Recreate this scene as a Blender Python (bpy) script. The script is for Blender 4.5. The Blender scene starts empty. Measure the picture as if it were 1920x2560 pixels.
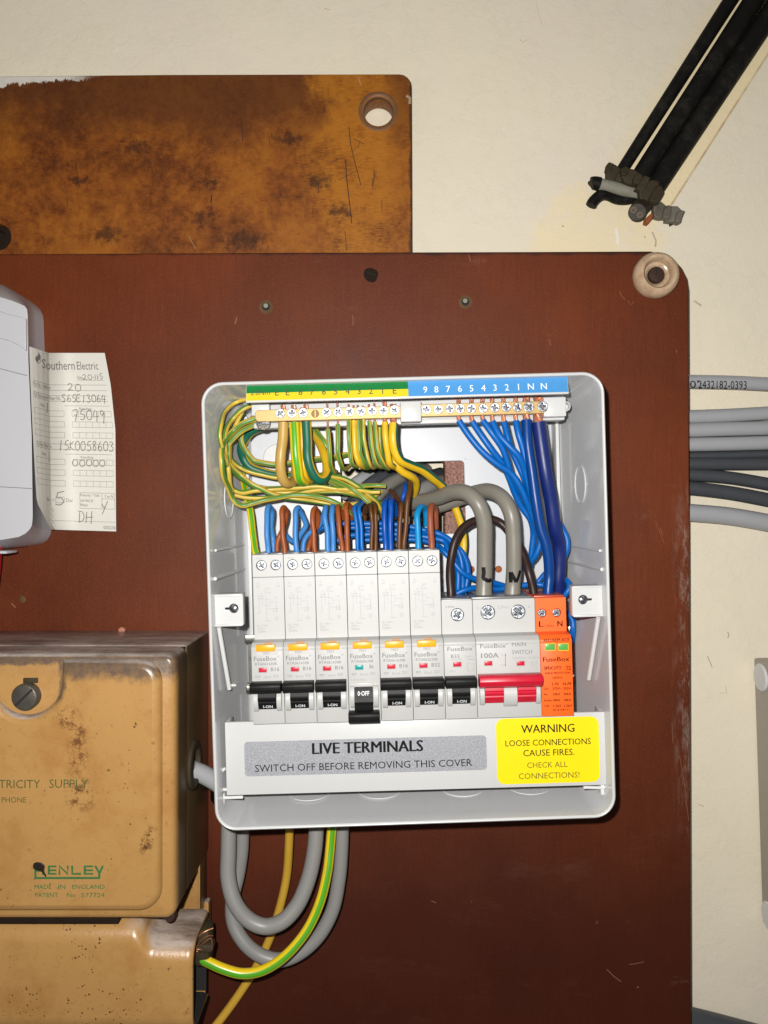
import bpy, bmesh, math, random
from mathutils import Vector, Matrix
random.seed(7)
S = bpy.context.scene
COL = S.collection

# ------------------------------------------------------------------ camera, light, exposure
ZC = 566.0            # camera distance from the wall, mm
F = 2000.0            # focal length in photo pixels
H = 1500.0            # height of the optical axis above the floor, mm
MM = 0.001
cam = bpy.data.cameras.new('camera'); camo = bpy.data.objects.new('camera', cam); COL.objects.link(camo)
cam.sensor_fit = 'VERTICAL'; cam.sensor_height = 24.0; cam.lens = 24.0 * F / 2560.0
cam.clip_start = 0.01; cam.clip_end = 20.0
camo.location = (0, -ZC * MM, H * MM); camo.rotation_euler = (math.radians(90), 0, 0)
S.camera = camo
world = bpy.data.worlds.new('World'); S.world = world; world.use_nodes = True
bg = world.node_tree.nodes['Background']; bg.inputs[0].default_value = (1.0, 0.965, 0.92, 1); bg.inputs[1].default_value = 0.095
# the phone's flash: a few millimetres across, up and to the left of the lens
fl = bpy.data.lights.new('flash', 'POINT'); flo = bpy.data.objects.new('flash', fl); COL.objects.link(flo)
fl.energy = 13.8; fl.shadow_soft_size = 0.004; fl.color = (1.0, 0.98, 0.945)
flo.location = (-0.017, -(ZC + 2) * MM, (H + 20) * MM)
S.view_settings.view_transform = 'Standard'; S.view_settings.look = 'None'
S.view_settings.exposure = 0.0; S.view_settings.gamma = 1.0; S.view_settings.use_curve_mapping = False
S.render.engine = 'CYCLES'
S.cycles.max_bounces = 8; S.cycles.sample_clamp_indirect = 4.0

# ------------------------------------------------------------------ photo crops -> points in millimetres
CR = {'F': (0, 0, .8641), 'c1': (480, 920, 2.5922), 'c2': (980, 920, 2.8603), 'c3': (600, 1340, 3.1904), 'c4': (1050, 1340, 3.2529),
      'c5': (500, 1740, 1.5651), 'c6': (0, 1540, 2.9625), 'c7': (0, 2040, 1.7649), 'c8': (0, 700, 3.072), 'd1': (1400, 0, 3.1904),
      'd2': (0, 150, 1.5651), 'd3': (1500, 600, 2.7643), 'd4': (1500, 1500, 2.0857), 'd5': (500, 1400, 3.5643), 'd6': (1380, 1400, 3.4556),
      'e1': (520, 980, 4.8794), 'e2': (780, 1040, 4.6083), 'e3': (640, 1230, 6.3808), 'e4': (1060, 1240, 4.1475), 'e5': (0, 1980, 2.9625),
      'e7': (1440, 380, 5.53), 'e8': (620, 620, 2.765), 'g1': (0, 1340, 7.375), 'g2': (620, 1580, 6.3808), 'g3': (1180, 1580, 5.925),
      'p': (0, 0, 1.0)}
def P(c, x, y, z):
    ox, oy, s = CR[c]; D = ZC - z
    return ((ox + x / s - 960) * D / F, (1280 - oy - y / s) * D / F, z)
def sc(c, z): return (ZC - z) / F / CR[c][2]          # mm per crop pixel at depth z
TH = math.radians(1.6); CT, ST = math.cos(TH), math.sin(TH); CX, CY = 14.1, -49.05
def cu(u, v, z): return (CX + u * CT - v * ST, CY + u * ST + v * CT, z)      # the tilted consumer unit's own axes
def cui(c, x, y, z):
    p = P(c, x, y, z); dx, dy = p[0] - CX, p[1] - CY
    return (dx * CT + dy * ST, -dx * ST + dy * CT)
def idt(x, y, z): return (x, y, z)

# ------------------------------------------------------------------ mesh builder
def B(p): return Vector((p[0] * MM, -p[2] * MM, (p[1] + H) * MM))
class MB:
    def __init__(s): s.v = []; s.f = []; s.m = []; s.uv = {}
    def add(s, verts, faces, mat=0, uvs=None):
        o = len(s.v); s.v += [tuple(p) for p in verts]
        for i, f in enumerate(faces):
            if uvs: s.uv[len(s.f)] = uvs[i]
            s.f.append([o + k for k in f]); s.m.append(mat)
    def build(s, name, mats, parent=None, origin=None, angle=38, **tags):
        if not isinstance(mats, (list, tuple)): mats = [mats]
        pts = [B(p) for p in s.v]
        if parent is not None: org = parent.matrix_basis.translation.copy() if parent.parent is None else parent['_o']; org = Vector(org)
        elif origin is not None: org = B(origin)
        else:
            lo = [min(p[k] for p in pts) for k in range(3)]; hi = [max(p[k] for p in pts) for k in range(3)]
            org = Vector(((lo[0] + hi[0]) / 2, hi[1], lo[2]))
        me = bpy.data.meshes.new(name)
        me.from_pydata([tuple(p - org) for p in pts], [], s.f)
        for m in mats: me.materials.append(m)
        me.polygons.foreach_set('material_index', s.m)
        if s.uv:
            ul = me.uv_layers.new(name='UVMap').data
            for i, p in enumerate(me.polygons):
                u = s.uv.get(i)
                if u:
                    for k, li in enumerate(p.loop_indices): ul[li].uv = u[k]
        bm = bmesh.new(); bm.from_mesh(me)
        loose = [f for f in bm.faces if f.calc_area() < 1e-14]
        if loose: bmesh.ops.delete(bm, geom=loose, context='FACES')
        bm.to_mesh(me); bm.free()
        me.polygons.foreach_set('use_smooth', [True] * len(me.polygons))
        me.set_sharp_from_angle(angle=math.radians(angle))
        me.update()
        o = bpy.data.objects.new(name, me); COL.objects.link(o)
        o['_o'] = tuple(org)
        if parent is not None: o.parent = parent
        else: o.location = org
        for k, val in tags.items():
            if val is not None: o[k] = val
        return o
def empty(name, pos, label, category, group=None):
    o = bpy.data.objects.new(name, None); COL.objects.link(o); o.location = B(pos); o.empty_display_size = .01
    o['label'] = label; o['category'] = category
    if group: o['group'] = group
    return o

def box(mb, x0, x1, y0, y1, z0, z1, mat=0, bev=0.0, seg=2, tf=idt):
    bm = bmesh.new(); bmesh.ops.create_cube(bm, size=1)
    for v in bm.verts:
        v.co = Vector((x0 if v.co.x < 0 else x1, y0 if v.co.y < 0 else y1, z0 if v.co.z < 0 else z1))
    if bev > 0: bmesh.ops.bevel(bm, geom=bm.edges[:], offset=bev, segments=seg, affect='EDGES', profile=.5, clamp_overlap=True)
    emit(mb, bm, mat, tf)
def emit(mb, bm, mat, tf):
    bm.verts.index_update()
    mb.add([tf(*v.co) for v in bm.verts], [[v.index for v in f.verts] for f in bm.faces], mat); bm.free()
def prism(mb, prof, u0, u1, mat=0, bev=0.0, tf=idt, seg=2):
    """profile of (v,z) swept along u"""
    bm = bmesh.new(); n = len(prof)
    a = [bm.verts.new((u0, v, z)) for v, z in prof]; b = [bm.verts.new((u1, v, z)) for v, z in prof]
    bm.faces.new(a); bm.faces.new(b[::-1])
    for i in range(n): bm.faces.new((a[i], b[i], b[(i + 1) % n], a[(i + 1) % n]))
    bmesh.ops.recalc_face_normals(bm, faces=bm.faces[:])
    if bev > 0: bmesh.ops.bevel(bm, geom=bm.edges[:], offset=bev, segments=seg, affect='EDGES', profile=.5, clamp_overlap=True)
    emit(mb, bm, mat, tf)
_cache = {}
def curve_mesh(outl, ext, bev):
    c = bpy.data.curves.new('t', 'CURVE'); c.dimensions = '2D'; c.fill_mode = 'BOTH'
    for o in outl:
        sp = c.splines.new('POLY'); sp.points.add(len(o) - 1)
        for i, p in enumerate(o): sp.points[i].co = (p[0], p[1], 0, 1)
        sp.use_cyclic_u = True
    c.extrude = ext; c.bevel_depth = bev; c.bevel_resolution = 2; c.offset = -bev
    o = bpy.data.objects.new('t', c); me = bpy.data.meshes.new_from_object(o)
    r = ([tuple(v.co) for v in me.vertices], [list(p.vertices) for p in me.polygons])
    bpy.data.objects.remove(o); bpy.data.curves.remove(c); bpy.data.meshes.remove(me)
    return r
def plate(mb, outl, z0, z1, bev=0.0, mat=0, tf=idt):
    t = (z1 - z0) / 2; zc = (z0 + z1) / 2
    V, Fs = curve_mesh(outl, max(t - bev, 0), bev)
    mb.add([tf(x, y, zc + z) for x, y, z in V], Fs, mat)
def flat(mb, outl, z, mat=0, tf=idt):
    V, Fs = curve_mesh(outl, 0, 0)
    mb.add([tf(x, y, z) for x, y, _ in V], Fs, mat)
def rrect(x0, x1, y0, y1, r, n=6):
    o = []
    for cx, cy, a in ((x1 - r, y1 - r, 0), (x0 + r, y1 - r, 90), (x0 + r, y0 + r, 180), (x1 - r, y0 + r, 270)):
        for k in range(n + 1):
            t = math.radians(a + 90 * k / n); o.append((cx + r * math.cos(t), cy + r * math.sin(t)))
    return o
def circ(x, y, r, n=24): return [(x + r * math.cos(2 * math.pi * k / n), y + r * math.sin(2 * math.pi * k / n)) for k in range(n)]
def loft(mb, rings, mat=0, tf=idt, cap0=False, cap1=False, closed=True):
    n = len(rings[0]); V = [tf(*p) for r in rings for p in r]; Fs = []
    for i in range(len(rings) - 1):
        for k in range(n if closed else n - 1):
            Fs.append((i * n + k, i * n + (k + 1) % n, (i + 1) * n + (k + 1) % n, (i + 1) * n + k))
    if cap0: Fs.append(tuple(range(n))[::-1])
    if cap1: Fs.append(tuple(range((len(rings) - 1) * n, len(rings) * n)))
    mb.add(V, Fs, mat)
def lathe(mb, prof, x, y, mat=0, n=28, tf=idt, cap=True):
    loft(mb, [[(x + r * math.cos(2 * math.pi * k / n), y + r * math.sin(2 * math.pi * k / n), z) for k in range(n)] for r, z in prof], mat, tf, False, cap)
def spline(pts, step):
    P_ = [Vector(p) for p in pts]
    if len(P_) == 2: P_ = [P_[0], (P_[0] + P_[1]) / 2, P_[1]]
    P_ = [P_[0] * 2 - P_[1]] + P_ + [P_[-1] * 2 - P_[-2]]
    out = []
    for i in range(1, len(P_) - 2):
        a, b, c, d = P_[i - 1:i + 3]
        t0 = 0; t1 = t0 + max((b - a).length, 1e-4) ** .5; t2 = t1 + max((c - b).length, 1e-4) ** .5; t3 = t2 + max((d - c).length, 1e-4) ** .5
        n = max(2, int((c - b).length / step) + 1)
        for k in range(n):
            t = t1 + (t2 - t1) * k / n
            A1 = a * ((t1 - t) / (t1 - t0)) + b * ((t - t0) / (t1 - t0)); A2 = b * ((t2 - t) / (t2 - t1)) + c * ((t - t1) / (t2 - t1)); A3 = c * ((t3 - t) / (t3 - t2)) + d * ((t - t2) / (t3 - t2))
            B1 = A1 * ((t2 - t) / (t2 - t0)) + A2 * ((t - t0) / (t2 - t0)); B2 = A2 * ((t3 - t) / (t3 - t1)) + A3 * ((t - t1) / (t3 - t1))
            out.append(B1 * ((t2 - t) / (t2 - t1)) + B2 * ((t - t1) / (t2 - t1)))
    out.append(P_[-2]); return out
def tube(mb, pts, r, mat=0, n=14, phase=0.0, twist=0.0, step=1.6, flatk=1.0, rs=None, caps=True):
    q = spline(pts, step); m = len(q); V = []; Fs = []; UV = []
    t = (q[1] - q[0]).normalized(); up = Vector((0, 0, 1))
    if abs(t.dot(up)) > .9: up = Vector((1, 0, 0))
    nrm = (up - t * up.dot(t)).normalized(); L = 0; Ls = []
    for i in range(m):
        tn = (q[min(i + 1, m - 1)] - q[max(i - 1, 0)]).normalized()
        nrm = (nrm - tn * nrm.dot(tn)).normalized(); bn = tn.cross(nrm)
        if i: L += (q[i] - q[i - 1]).length
        Ls.append(L)
        rr = r if rs is None else rs(i / (m - 1)) * r
        for k in range(n):
            a = 2 * math.pi * k / n
            V.append(q[i] + nrm * (rr * flatk * math.cos(a)) + bn * (rr * math.sin(a)))
    for i in range(m - 1):
        for k in range(n):
            Fs.append((i * n + k, i * n + (k + 1) % n, (i + 1) * n + (k + 1) % n, (i + 1) * n + k))
            u0 = k / n + phase; u1 = (k + 1) / n + phase; a = twist * Ls[i]; b = twist * Ls[i + 1]
            UV.append(((u0 + a, Ls[i] * .01), (u1 + a, Ls[i] * .01), (u1 + b, Ls[i + 1] * .01), (u0 + b, Ls[i + 1] * .01)))
    if caps:
        Fs.append(tuple(range(n))[::-1]); UV.append([(phase, 0)] * n)
        Fs.append(tuple(range((m - 1) * n, m * n))); UV.append([(phase, 0)] * n)
    mb.add(V, Fs, mat, UV)
_tx = {}
def text2d(s, bold=0.0):
    k = (s, bold)
    if k not in _tx:
        c = bpy.data.curves.new('t', 'FONT'); c.body = s; c.size = 1; c.offset = bold; c.resolution_u = 2
        o = bpy.data.objects.new('t', c); me = bpy.data.meshes.new_from_object(o)
        V = [(v.co.x, v.co.y) for v in me.vertices]; Fs = [list(p.vertices) for p in me.polygons]
        bpy.data.objects.remove(o); bpy.data.curves.remove(c); bpy.data.meshes.remove(me)
        x0 = min(p[0] for p in V); x1 = max(p[0] for p in V); y0 = min(p[1] for p in V); y1 = max(p[1] for p in V)
        _tx[k] = ([((p[0] - x0) / (x1 - x0), (p[1] - y0) / (y1 - y0)) for p in V], Fs, (x1 - x0) / (y1 - y0))
    return _tx[k]
def text(mb, s, cx, cy, w, h, z, mat, tf=idt, bold=0.0, rot=0.0):
    """lettering as a flat print on a surface, fitted to a w x h box round (cx,cy)"""
    V, Fs, asp = text2d(s)
    if bold:
        for k, dx in enumerate((-1, 1)): text(mb, s, cx + dx * bold * (h or 2) * .9, cy, w, h, z + .012 * (k + 1), mat, tf, 0, rot)
    if w is None: w = h * asp
    if h is None: h = w / asp
    c, d = math.cos(rot), math.sin(rot); out = []
    for x, y in V:
        a, b = (x - .5) * w, (y - .5) * h
        out.append(tf(cx + a * c - b * d, cy + a * d + b * c, z))
    mb.add(out, Fs, mat)
_zs = [0]
def stroke(mb, pts, w, z, mat, tf=idt):
    _zs[0] += 1; z += .006 * (_zs[0] % 9); n = len(pts); V = []; Fs = []
    for i in range(n):
        a = pts[max(i - 1, 0)]; b = pts[min(i + 1, n - 1)]; dx, dy = b[0] - a[0], b[1] - a[1]; l = math.hypot(dx, dy) or 1
        nx, ny = -dy / l * w / 2, dx / l * w / 2
        V += [tf(pts[i][0] + nx, pts[i][1] + ny, z), tf(pts[i][0] - nx, pts[i][1] - ny, z)]
    for i in range(n - 1): Fs.append((2 * i, 2 * i + 1, 2 * i + 3, 2 * i + 2))
    mb.add(V, Fs, mat)
def rect_line(mb, x0, x1, y0, y1, w, z, mat, tf=idt):
    for p in (((x0, y0), (x1, y0)), ((x0, y1), (x1, y1)), ((x0, y0), (x0, y1)), ((x1, y0), (x1, y1))): stroke(mb, p, w, z, mat, tf)

# ------------------------------------------------------------------ materials
class NT:
    def __init__(s, name):
        s.m = bpy.data.materials.new(name); s.m.use_nodes = True; s.t = s.m.node_tree; s.N = s.t.nodes; s.L = s.t.links
        s.b = s.N['Principled BSDF']; s._tc = None
    def put(s, sock, val):
        if isinstance(val, bpy.types.NodeSocket): s.L.new(val, sock)
        elif isinstance(val, (tuple, list)) and len(val) == 3 and sock.type == 'RGBA': sock.default_value = (*val, 1)
        else: sock.default_value = val
    def co(s, kind='Object'):
        if s._tc is None: s._tc = s.N.new('ShaderNodeTexCoord')
        return s._tc.outputs[kind]
    def mapped(s, scale=(1, 1, 1), rot=(0, 0, 0), loc=(0, 0, 0)):
        n = s.N.new('ShaderNodeMapping'); s.L.new(s.co(), n.inputs[0]); n.inputs['Scale'].default_value = scale; n.inputs['Rotation'].default_value = rot; n.inputs['Location'].default_value = loc
        return n.outputs[0]
    def noise(s, scale, detail=4, rough=.6, vec=None, dist=0):
        n = s.N.new('ShaderNodeTexNoise'); s.L.new(vec or s.co(), n.inputs['Vector'])
        n.inputs['Scale'].default_value = scale; n.inputs['Detail'].default_value = detail; n.inputs['Roughness'].default_value = rough; n.inputs['Distortion'].default_value = dist
        return n.outputs['Fac']
    def voro(s, scale, vec=None):
        n = s.N.new('ShaderNodeTexVoronoi'); s.L.new(vec or s.co(), n.inputs['Vector']); n.inputs['Scale'].default_value = scale
        return n.outputs['Distance']
    def ramp(s, fac, stops):
        n = s.N.new('ShaderNodeValToRGB'); s.put(n.inputs[0], fac); e = n.color_ramp.elements
        while len(e) < len(stops): e.new(.5)
        for i, (p, c) in enumerate(stops):
            e[i].position = p; e[i].color = (c, c, c, 1) if isinstance(c, (int, float)) else (*c, 1)
        return n.outputs[0]
    def math(s, op, a, b=0.0, c=None):
        n = s.N.new('ShaderNodeMath'); n.operation = op; s.put(n.inputs[0], a); s.put(n.inputs[1], b)
        if c is not None: s.put(n.inputs[2], c)
        return n.outputs[0]
    def mix(s, fac, a, b, mode='MIX'):
        n = s.N.new('ShaderNodeMixRGB'); n.blend_type = mode; s.put(n.inputs[0], fac); s.put(n.inputs[1], a); s.put(n.inputs[2], b)
        return n.outputs[0]
    def xyz(s, sock=None):
        n = s.N.new('ShaderNodeSeparateXYZ'); s.L.new(sock or s.co(), n.inputs[0]); return n.outputs
    def mr(s, v, a, b, c=0.0, d=1.0):
        n = s.N.new('ShaderNodeMapRange'); n.interpolation_type = 'SMOOTHSTEP'; s.put(n.inputs[0], v)
        for i, q in enumerate((a, b, c, d)): n.inputs[i + 1].default_value = q
        return n.outputs[0]
    def bump(s, h, strength=.3, dist=.0005):
        n = s.N.new('ShaderNodeBump'); s.L.new(h, n.inputs['Height']); n.inputs['Strength'].default_value = strength; n.inputs['Distance'].default_value = dist
        s.L.new(n.outputs[0], s.b.inputs['Normal'])
    def out(s, col=None, rough=.5, metal=0.0, spec=.5, coat=0.0):
        if col is not None: s.put(s.b.inputs['Base Color'], col)
        s.put(s.b.inputs['Roughness'], rough); s.put(s.b.inputs['Metallic'], metal); s.put(s.b.inputs['Specular IOR Level'], spec)
        if coat: s.b.inputs['Coat Weight'].default_value = coat; s.b.inputs['Coat Roughness'].default_value = .15
        return s.m
def plain(name, col, rough=.5, metal=0.0, spec=.5, var=.06, vs=120, bump=0.0, bs=900, dirt=0.0):
    n = NT(name); f = n.noise(vs, 5)
    c = n.mix(f, tuple(x * (1 - var) for x in col), tuple(min(1, x * (1 + var)) for x in col))
    if dirt: c = n.mix(n.math('MULTIPLY', n.ramp(n.noise(60, 8, .75), [(.52, 0), (.75, 1)]), dirt), c, (.12, .1, .08))
    if bump: n.bump(n.noise(bs, 3), bump, .0004)
    r = n.math('ADD', n.math('MULTIPLY', n.noise(vs * 2, 3), .12), rough - .06)
    return n.out(c, r, metal, spec)
M = {}
M['white'] = plain('enclosure_plastic', (.55, .55, .545), .32, spec=.45, var=.015)
M['tub'] = plain('enclosure_gloss', (.565, .57, .58), .15, spec=.5, var=.02, dirt=.06)
M['back'] = plain('back_panel_plastic', (.53, .545, .575), .35, var=.02)
M['dev'] = plain('device_plastic', (.455, .455, .44), .45, var=.015, bump=.06, bs=2500)
M['dev2'] = plain('device_plastic_bright', (.48, .48, .47), .42, var=.015)
M['clear'] = plain('grey_shroud', (.16, .16, .165), .3, var=.2)
M['print'] = plain('grey_print', (.16, .16, .165), .6)
M['printl'] = plain('pale_print', (.30, .30, .305), .6)
M['printk'] = plain('black_print', (.006, .006, .006), .6, spec=.15)
M['printw'] = plain('white_print', (.75, .77, .8), .5)
M['black'] = plain('black_plastic', (.0045, .0045, .0045), .5, spec=.25, bump=.2, bs=1800)
M['red'] = plain('red_plastic', (.52, .008, .03), .35)
M['teal'] = plain('teal_window', (.0, .28, .27), .3)
M['greenw'] = plain('green_window', (.09, .36, .07), .3)
M['orange'] = plain('orange_button', (.93, .36, .004), .35)
M['tan'] = plain('tan_tab', (.62, .38, .22), .4)
M['spd'] = plain('orange_device', (.95, .125, .012), .42, var=.02)
M['spdp'] = plain('dark_print', (.022, .006, .003), .7, spec=.1)
M['steel'] = plain('screw_steel', (.40, .42, .46), .36, metal=1.0, var=.25, bump=.5, bs=520)
M['recess'] = plain('screw_recess', (.10, .105, .115), .35, metal=.9, var=.4, bump=.8, bs=900)
M['chrome'] = plain('rail_zinc', (.30, .29, .26), .30, metal=1.0, var=.25, vs=80, bump=.12, bs=200)
M['brass'] = plain('bar_brass', (.47, .31, .115), .48, metal=.3, var=.06, bump=.1)
M['brassd'] = plain('slot_brass', (.16, .085, .02), .5, metal=.3)
M['copper'] = plain('bare_copper', (.66, .29, .18), .35, metal=.7, var=.2, bump=.5, bs=1600)
M['oldcopper'] = plain('aged_copper', (.35, .15, .07), .4, metal=.6, var=.3)
M['bolt'] = plain('dull_bolt', (.10, .09, .075), .4, metal=.5, var=.4, bump=.3)
M['dark'] = plain('dark_cavity', (.01, .009, .008), .8)
def stripe(name, a, b, frac, rough=.38, two=False):
    n = NT(name); uv = n.xyz(n.co('UV'))
    k2 = 2.0 if two else 1.0
    f = n.math('FRACT', n.math('ADD', n.math('MULTIPLY', uv[0], k2), .5)); d = n.math('DIVIDE', n.math('ABSOLUTE', n.math('SUBTRACT', f, .5)), k2)
    k = n.mr(d, frac / 2 - .012, frac / 2 + .012)
    v = n.noise(150, 4); c = n.mix(k, b, a)
    c = n.mix(n.math('MULTIPLY', n.ramp(v, [(.55, 0), (.8, 1)]), .25), c, (.12, .08, .03))
    return n.out(c, rough)
YEL = (.66, .42, .025); GRN = (.085, .20, .028)
M['gy'] = stripe('earth_green_yellow', (.56, .385, .05), GRN, .21, .38, True)
M['gyb'] = stripe('earth_bright_stripe', (.74, .53, .012), (.085, .34, .015), .17, .3)
M['gyw'] = stripe('earth_wide_green', (.55, .40, .05), (.085, .22, .03), .20, .38, True)
M['gyt'] = stripe('earth_teal_yellow', (.68, .42, .01), (.004, .10, .06), .30, .42)
M['gytt'] = stripe('earth_mostly_teal', (.58, .36, .012), (.004, .105, .06), .40, .45)
M['yel'] = stripe('earth_mostly_yellow', (.68, .42, .012), (.06, .20, .03), .14)
M['tanw'] = plain('old_tan_wire', (.46, .29, .07), .4, var=.08)
M['tanl'] = plain('old_yellow_wire', (.58, .34, .035), .45, var=.1, dirt=.2)
M['blue'] = plain('blue_wire', (.0, .105, .40), 0.40, spec=.35, var=.05)
M['bluel'] = plain('light_blue_wire', (.045, .20, .50), 0.42, spec=.35, var=.05)
M['bluec'] = plain('cyan_blue_wire', (.004, .235, .53), 0.42, spec=.35)
M['blued'] = plain('royal_blue_wire', (.001, .065, .34), 0.40, spec=.35)
M['blue4'] = plain('mid_blue_wire', (.003, .12, .42), 0.42, spec=.35)
M['bluen'] = plain('neutral_tail_blue', (.0, .04, .20), 0.35, spec=.35)
M['navy'] = plain('navy_cable', (.003, .014, .12), .42)
M['brown'] = plain('brown_wire', (.29, .068, .014), 0.43, spec=.35)
M['brownr'] = plain('red_brown_wire', (.28, .075, .035), 0.48, spec=.35)
M['brownd'] = plain('dark_brown_wire', (.10, .036, .008), 0.43, spec=.35)
M['brownk'] = plain('brown_black_wire', (.028, .014, .011), 0.40, spec=.35)
M['grey'] = plain('grey_sheath', (.20, .185, .155), .4, var=.06, dirt=.15)
M['greyl'] = plain('light_grey_sheath', (.36, .365, .38), .4, var=.06, dirt=.15)
M['greyd'] = plain('dark_grey_sheath', (.055, .06, .068), .4, var=.12)
M['greyc'] = plain('tail_grey_sheath', (.24, .235, .225), .42, var=.06, dirt=.12)
M['sheathk'] = plain('old_black_sheath', (.0055, .005, .004), .6, spec=.2, var=.5, vs=60, bump=.3, bs=300, dirt=.18)
M['clip'] = plain('old_clip', (.040, .030, .016), .65, spec=.2, var=.45, vs=150, bump=.4, bs=400)
M['clipg'] = plain('grey_clip', (.12, .105, .08), .6, var=.35, vs=150, bump=.4, bs=400)
M['lead'] = plain('pale_sheath_core', (.25, .24, .19), .65, var=.3, vs=200, bump=.5)
M['rust'] = plain('rust', (.30, .08, .015), .8, var=.4, vs=300, bump=.5)
M['ceramic'] = NT('ceramic'); 
n = M['ceramic']; M['ceramic'] = n.out(n.mix(n.ramp(n.noise(90, 6, .7), [(.4, 0), (.7, 1)]), (.56, .40, .26), (.30, .19, .11)), .25)
M['knobscrew'] = plain('brown_screw', (.045, .022, .016), .5, metal=.3, var=.4, bump=.4)
n = NT('silver_label'); f = n.noise(1500, 2); M['silver'] = n.out(n.mix(n.ramp(f, [(.35, 0), (.7, 1)]), (.26, .265, .285), (.44, .45, .49)), .4, .15)
M['yellow'] = plain('yellow_label', (.80, .64, .0), .4, var=.02)
M['lgreen'] = plain('label_green', (.0, .155, .03), .35); M['lyellow'] = plain('label_yellow', (.60, .50, .015), .35); M['lblue'] = plain('label_blue', (.06, .25, .54), .35)
M['lprint'] = plain('label_dark_print', (.05, .05, .035), .5)
M['meter'] = plain('meter_plastic', (.48, .48, .50), .30, var=.02)
M['rawwood'] = plain('raw_wood', (.25, .12, .08), .8, var=.5, vs=900)
M['meterd'] = plain('meter_seam', (.12, .12, .13), .5)
M['redc'] = plain('red_cable', (.40, .003, .012), .4)
M['trunk'] = plain('grey_box_paint', (.36, .33, .29), .45, var=.06); M['trunkw'] = plain('white_bung', (.62, .62, .62), .45)
M['ink'] = plain('pencil_ink', (.13, .11, .10), .6); M['inkp'] = plain('form_print', (.16, .15, .145), .6); M['inkl'] = plain('form_rule', (.24, .225, .21), .6)
M['hprint'] = plain('olive_print', (.07, .085, .02), .55, var=.3, vs=300); M['hgreen'] = plain('green_print', (.03, .13, .035), .55, var=.3, vs=300)
M['tar'] = plain('tar_blob', (.012, .006, .004), .5)
n = NT('paper_card'); M['paper'] = n.out(n.mix(n.noise(40, 4), (.62, .60, .545), (.68, .66, .60)), .65)
M['paper'].use_backface_culling = False
M['plug'] = plain('dark_plug', (.016, .009, .005), .8, spec=.15, var=.4, bump=.5, bs=500)
M['holerim'] = plain('worn_hole_rim', (.12, .065, .03), .85, spec=.2, var=.4, bump=.5, bs=700)
M['seam'] = plain('joint_shadow_gap', (.03, .025, .022), .8)
M['mouldw'] = plain('moulded_white', (.62, .62, .61), .3)

# cream wall with old paint edges
n = NT('wall_paint')
x, y_, z = n.xyz()
c = n.mix(n.noise(5, 6, .65), (.74, .66, .51), (.85, .775, .625))
c = n.mix(n.math('MULTIPLY', n.ramp(n.noise(2.6, 4), [(.48, 0), (.66, 1)]), .45), c, (.74, .64, .57))
c = n.mix(n.math('MULTIPLY', n.ramp(n.noise(9, 9, .72), [(.50, 0), (.58, 1)]), .10), c, (.86, .74, .50))
# older, yellower paint left bare beside and beneath the black cables
d = n.math('SUBTRACT', n.math('MULTIPLY', x, .842), n.math('MULTIPLY', z, .540))       # distance across the cables' direction
wob = n.math('MULTIPLY', n.math('SUBTRACT', n.noise(26, 8, .7), .5), .010)
dd = n.math('ADD', d, wob)
along = n.math('ADD', n.math('MULTIPLY', x, .540), n.math('MULTIPLY', z, .842))
up = n.mr(n.math('ADD', along, wob), .280, .290)
right = n.math('MULTIPLY', n.mr(d, .040, .042), n.mr(n.math('ADD', d, n.math('MULTIPLY', wob, .25)), .0535, .0545, 1, 0))
left = n.math('MULTIPLY', n.math('MULTIPLY', n.mr(dd, -.004, .006), n.mr(d, .012, .014, 1, 0)), .55)
gapc = n.math('MULTIPLY', n.mr(d, .012, .014), n.mr(d, .04, .042, 1, 0))
band = n.math('MULTIPLY', n.math('MAXIMUM', n.math('MAXIMUM', right, left), gapc), up)
rad = n.math('SQRT', n.math('ADD', n.math('POWER', n.math('SUBTRACT', x, .150), 2), n.math('MULTIPLY', n.math('POWER', n.math('SUBTRACT', z, .200), 2), 2.4)))
blot = n.mr(n.math('ADD', rad, n.math('MULTIPLY', n.math('SUBTRACT', n.noise(34, 9, .75), .5), .10)), .046, .040)
blot = n.math('MULTIPLY', blot, n.ramp(n.noise(45, 8, .75), [(.36, .15), (.52, .8)]))
c = n.mix(n.math('MULTIPLY', n.math('MAXIMUM', band, blot), .62), c, (.90, .73, .40))
line = n.math('MULTIPLY', n.math('MULTIPLY', n.mr(d, .0525, .0537), n.mr(d, .0541, .0549, 1, 0)), up)
c = n.mix(n.math('MULTIPLY', line, n.ramp(n.noise(60, 6), [(.35, .25), (.6, .8)])), c, (.42, .27, .12))
c = n.mix(n.math('MULTIPLY', n.ramp(n.noise(70, 7, .8), [(.66, 0), (.74, 1)]), .35), c, (.36, .29, .22))
c = n.mix(n.math('MULTIPLY', n.ramp(n.noise(260, 3, .8), [(.72, 0), (.78, 1)]), .5), c, (.22, .17, .12))
rdg = n.ramp(n.noise(14, 9, .7), [(.49, 0), (.5, 1), (.51, 0)])
n.bump(n.math('ADD', n.math('ADD', n.math('MULTIPLY', n.noise(24, 9, .68), 2.2), n.math('MULTIPLY', rdg, .12)), n.math('MULTIPLY', n.noise(700, 3), .2)), .40, .0014)
M['wall'] = n.out(c, .55, spec=.25)

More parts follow.
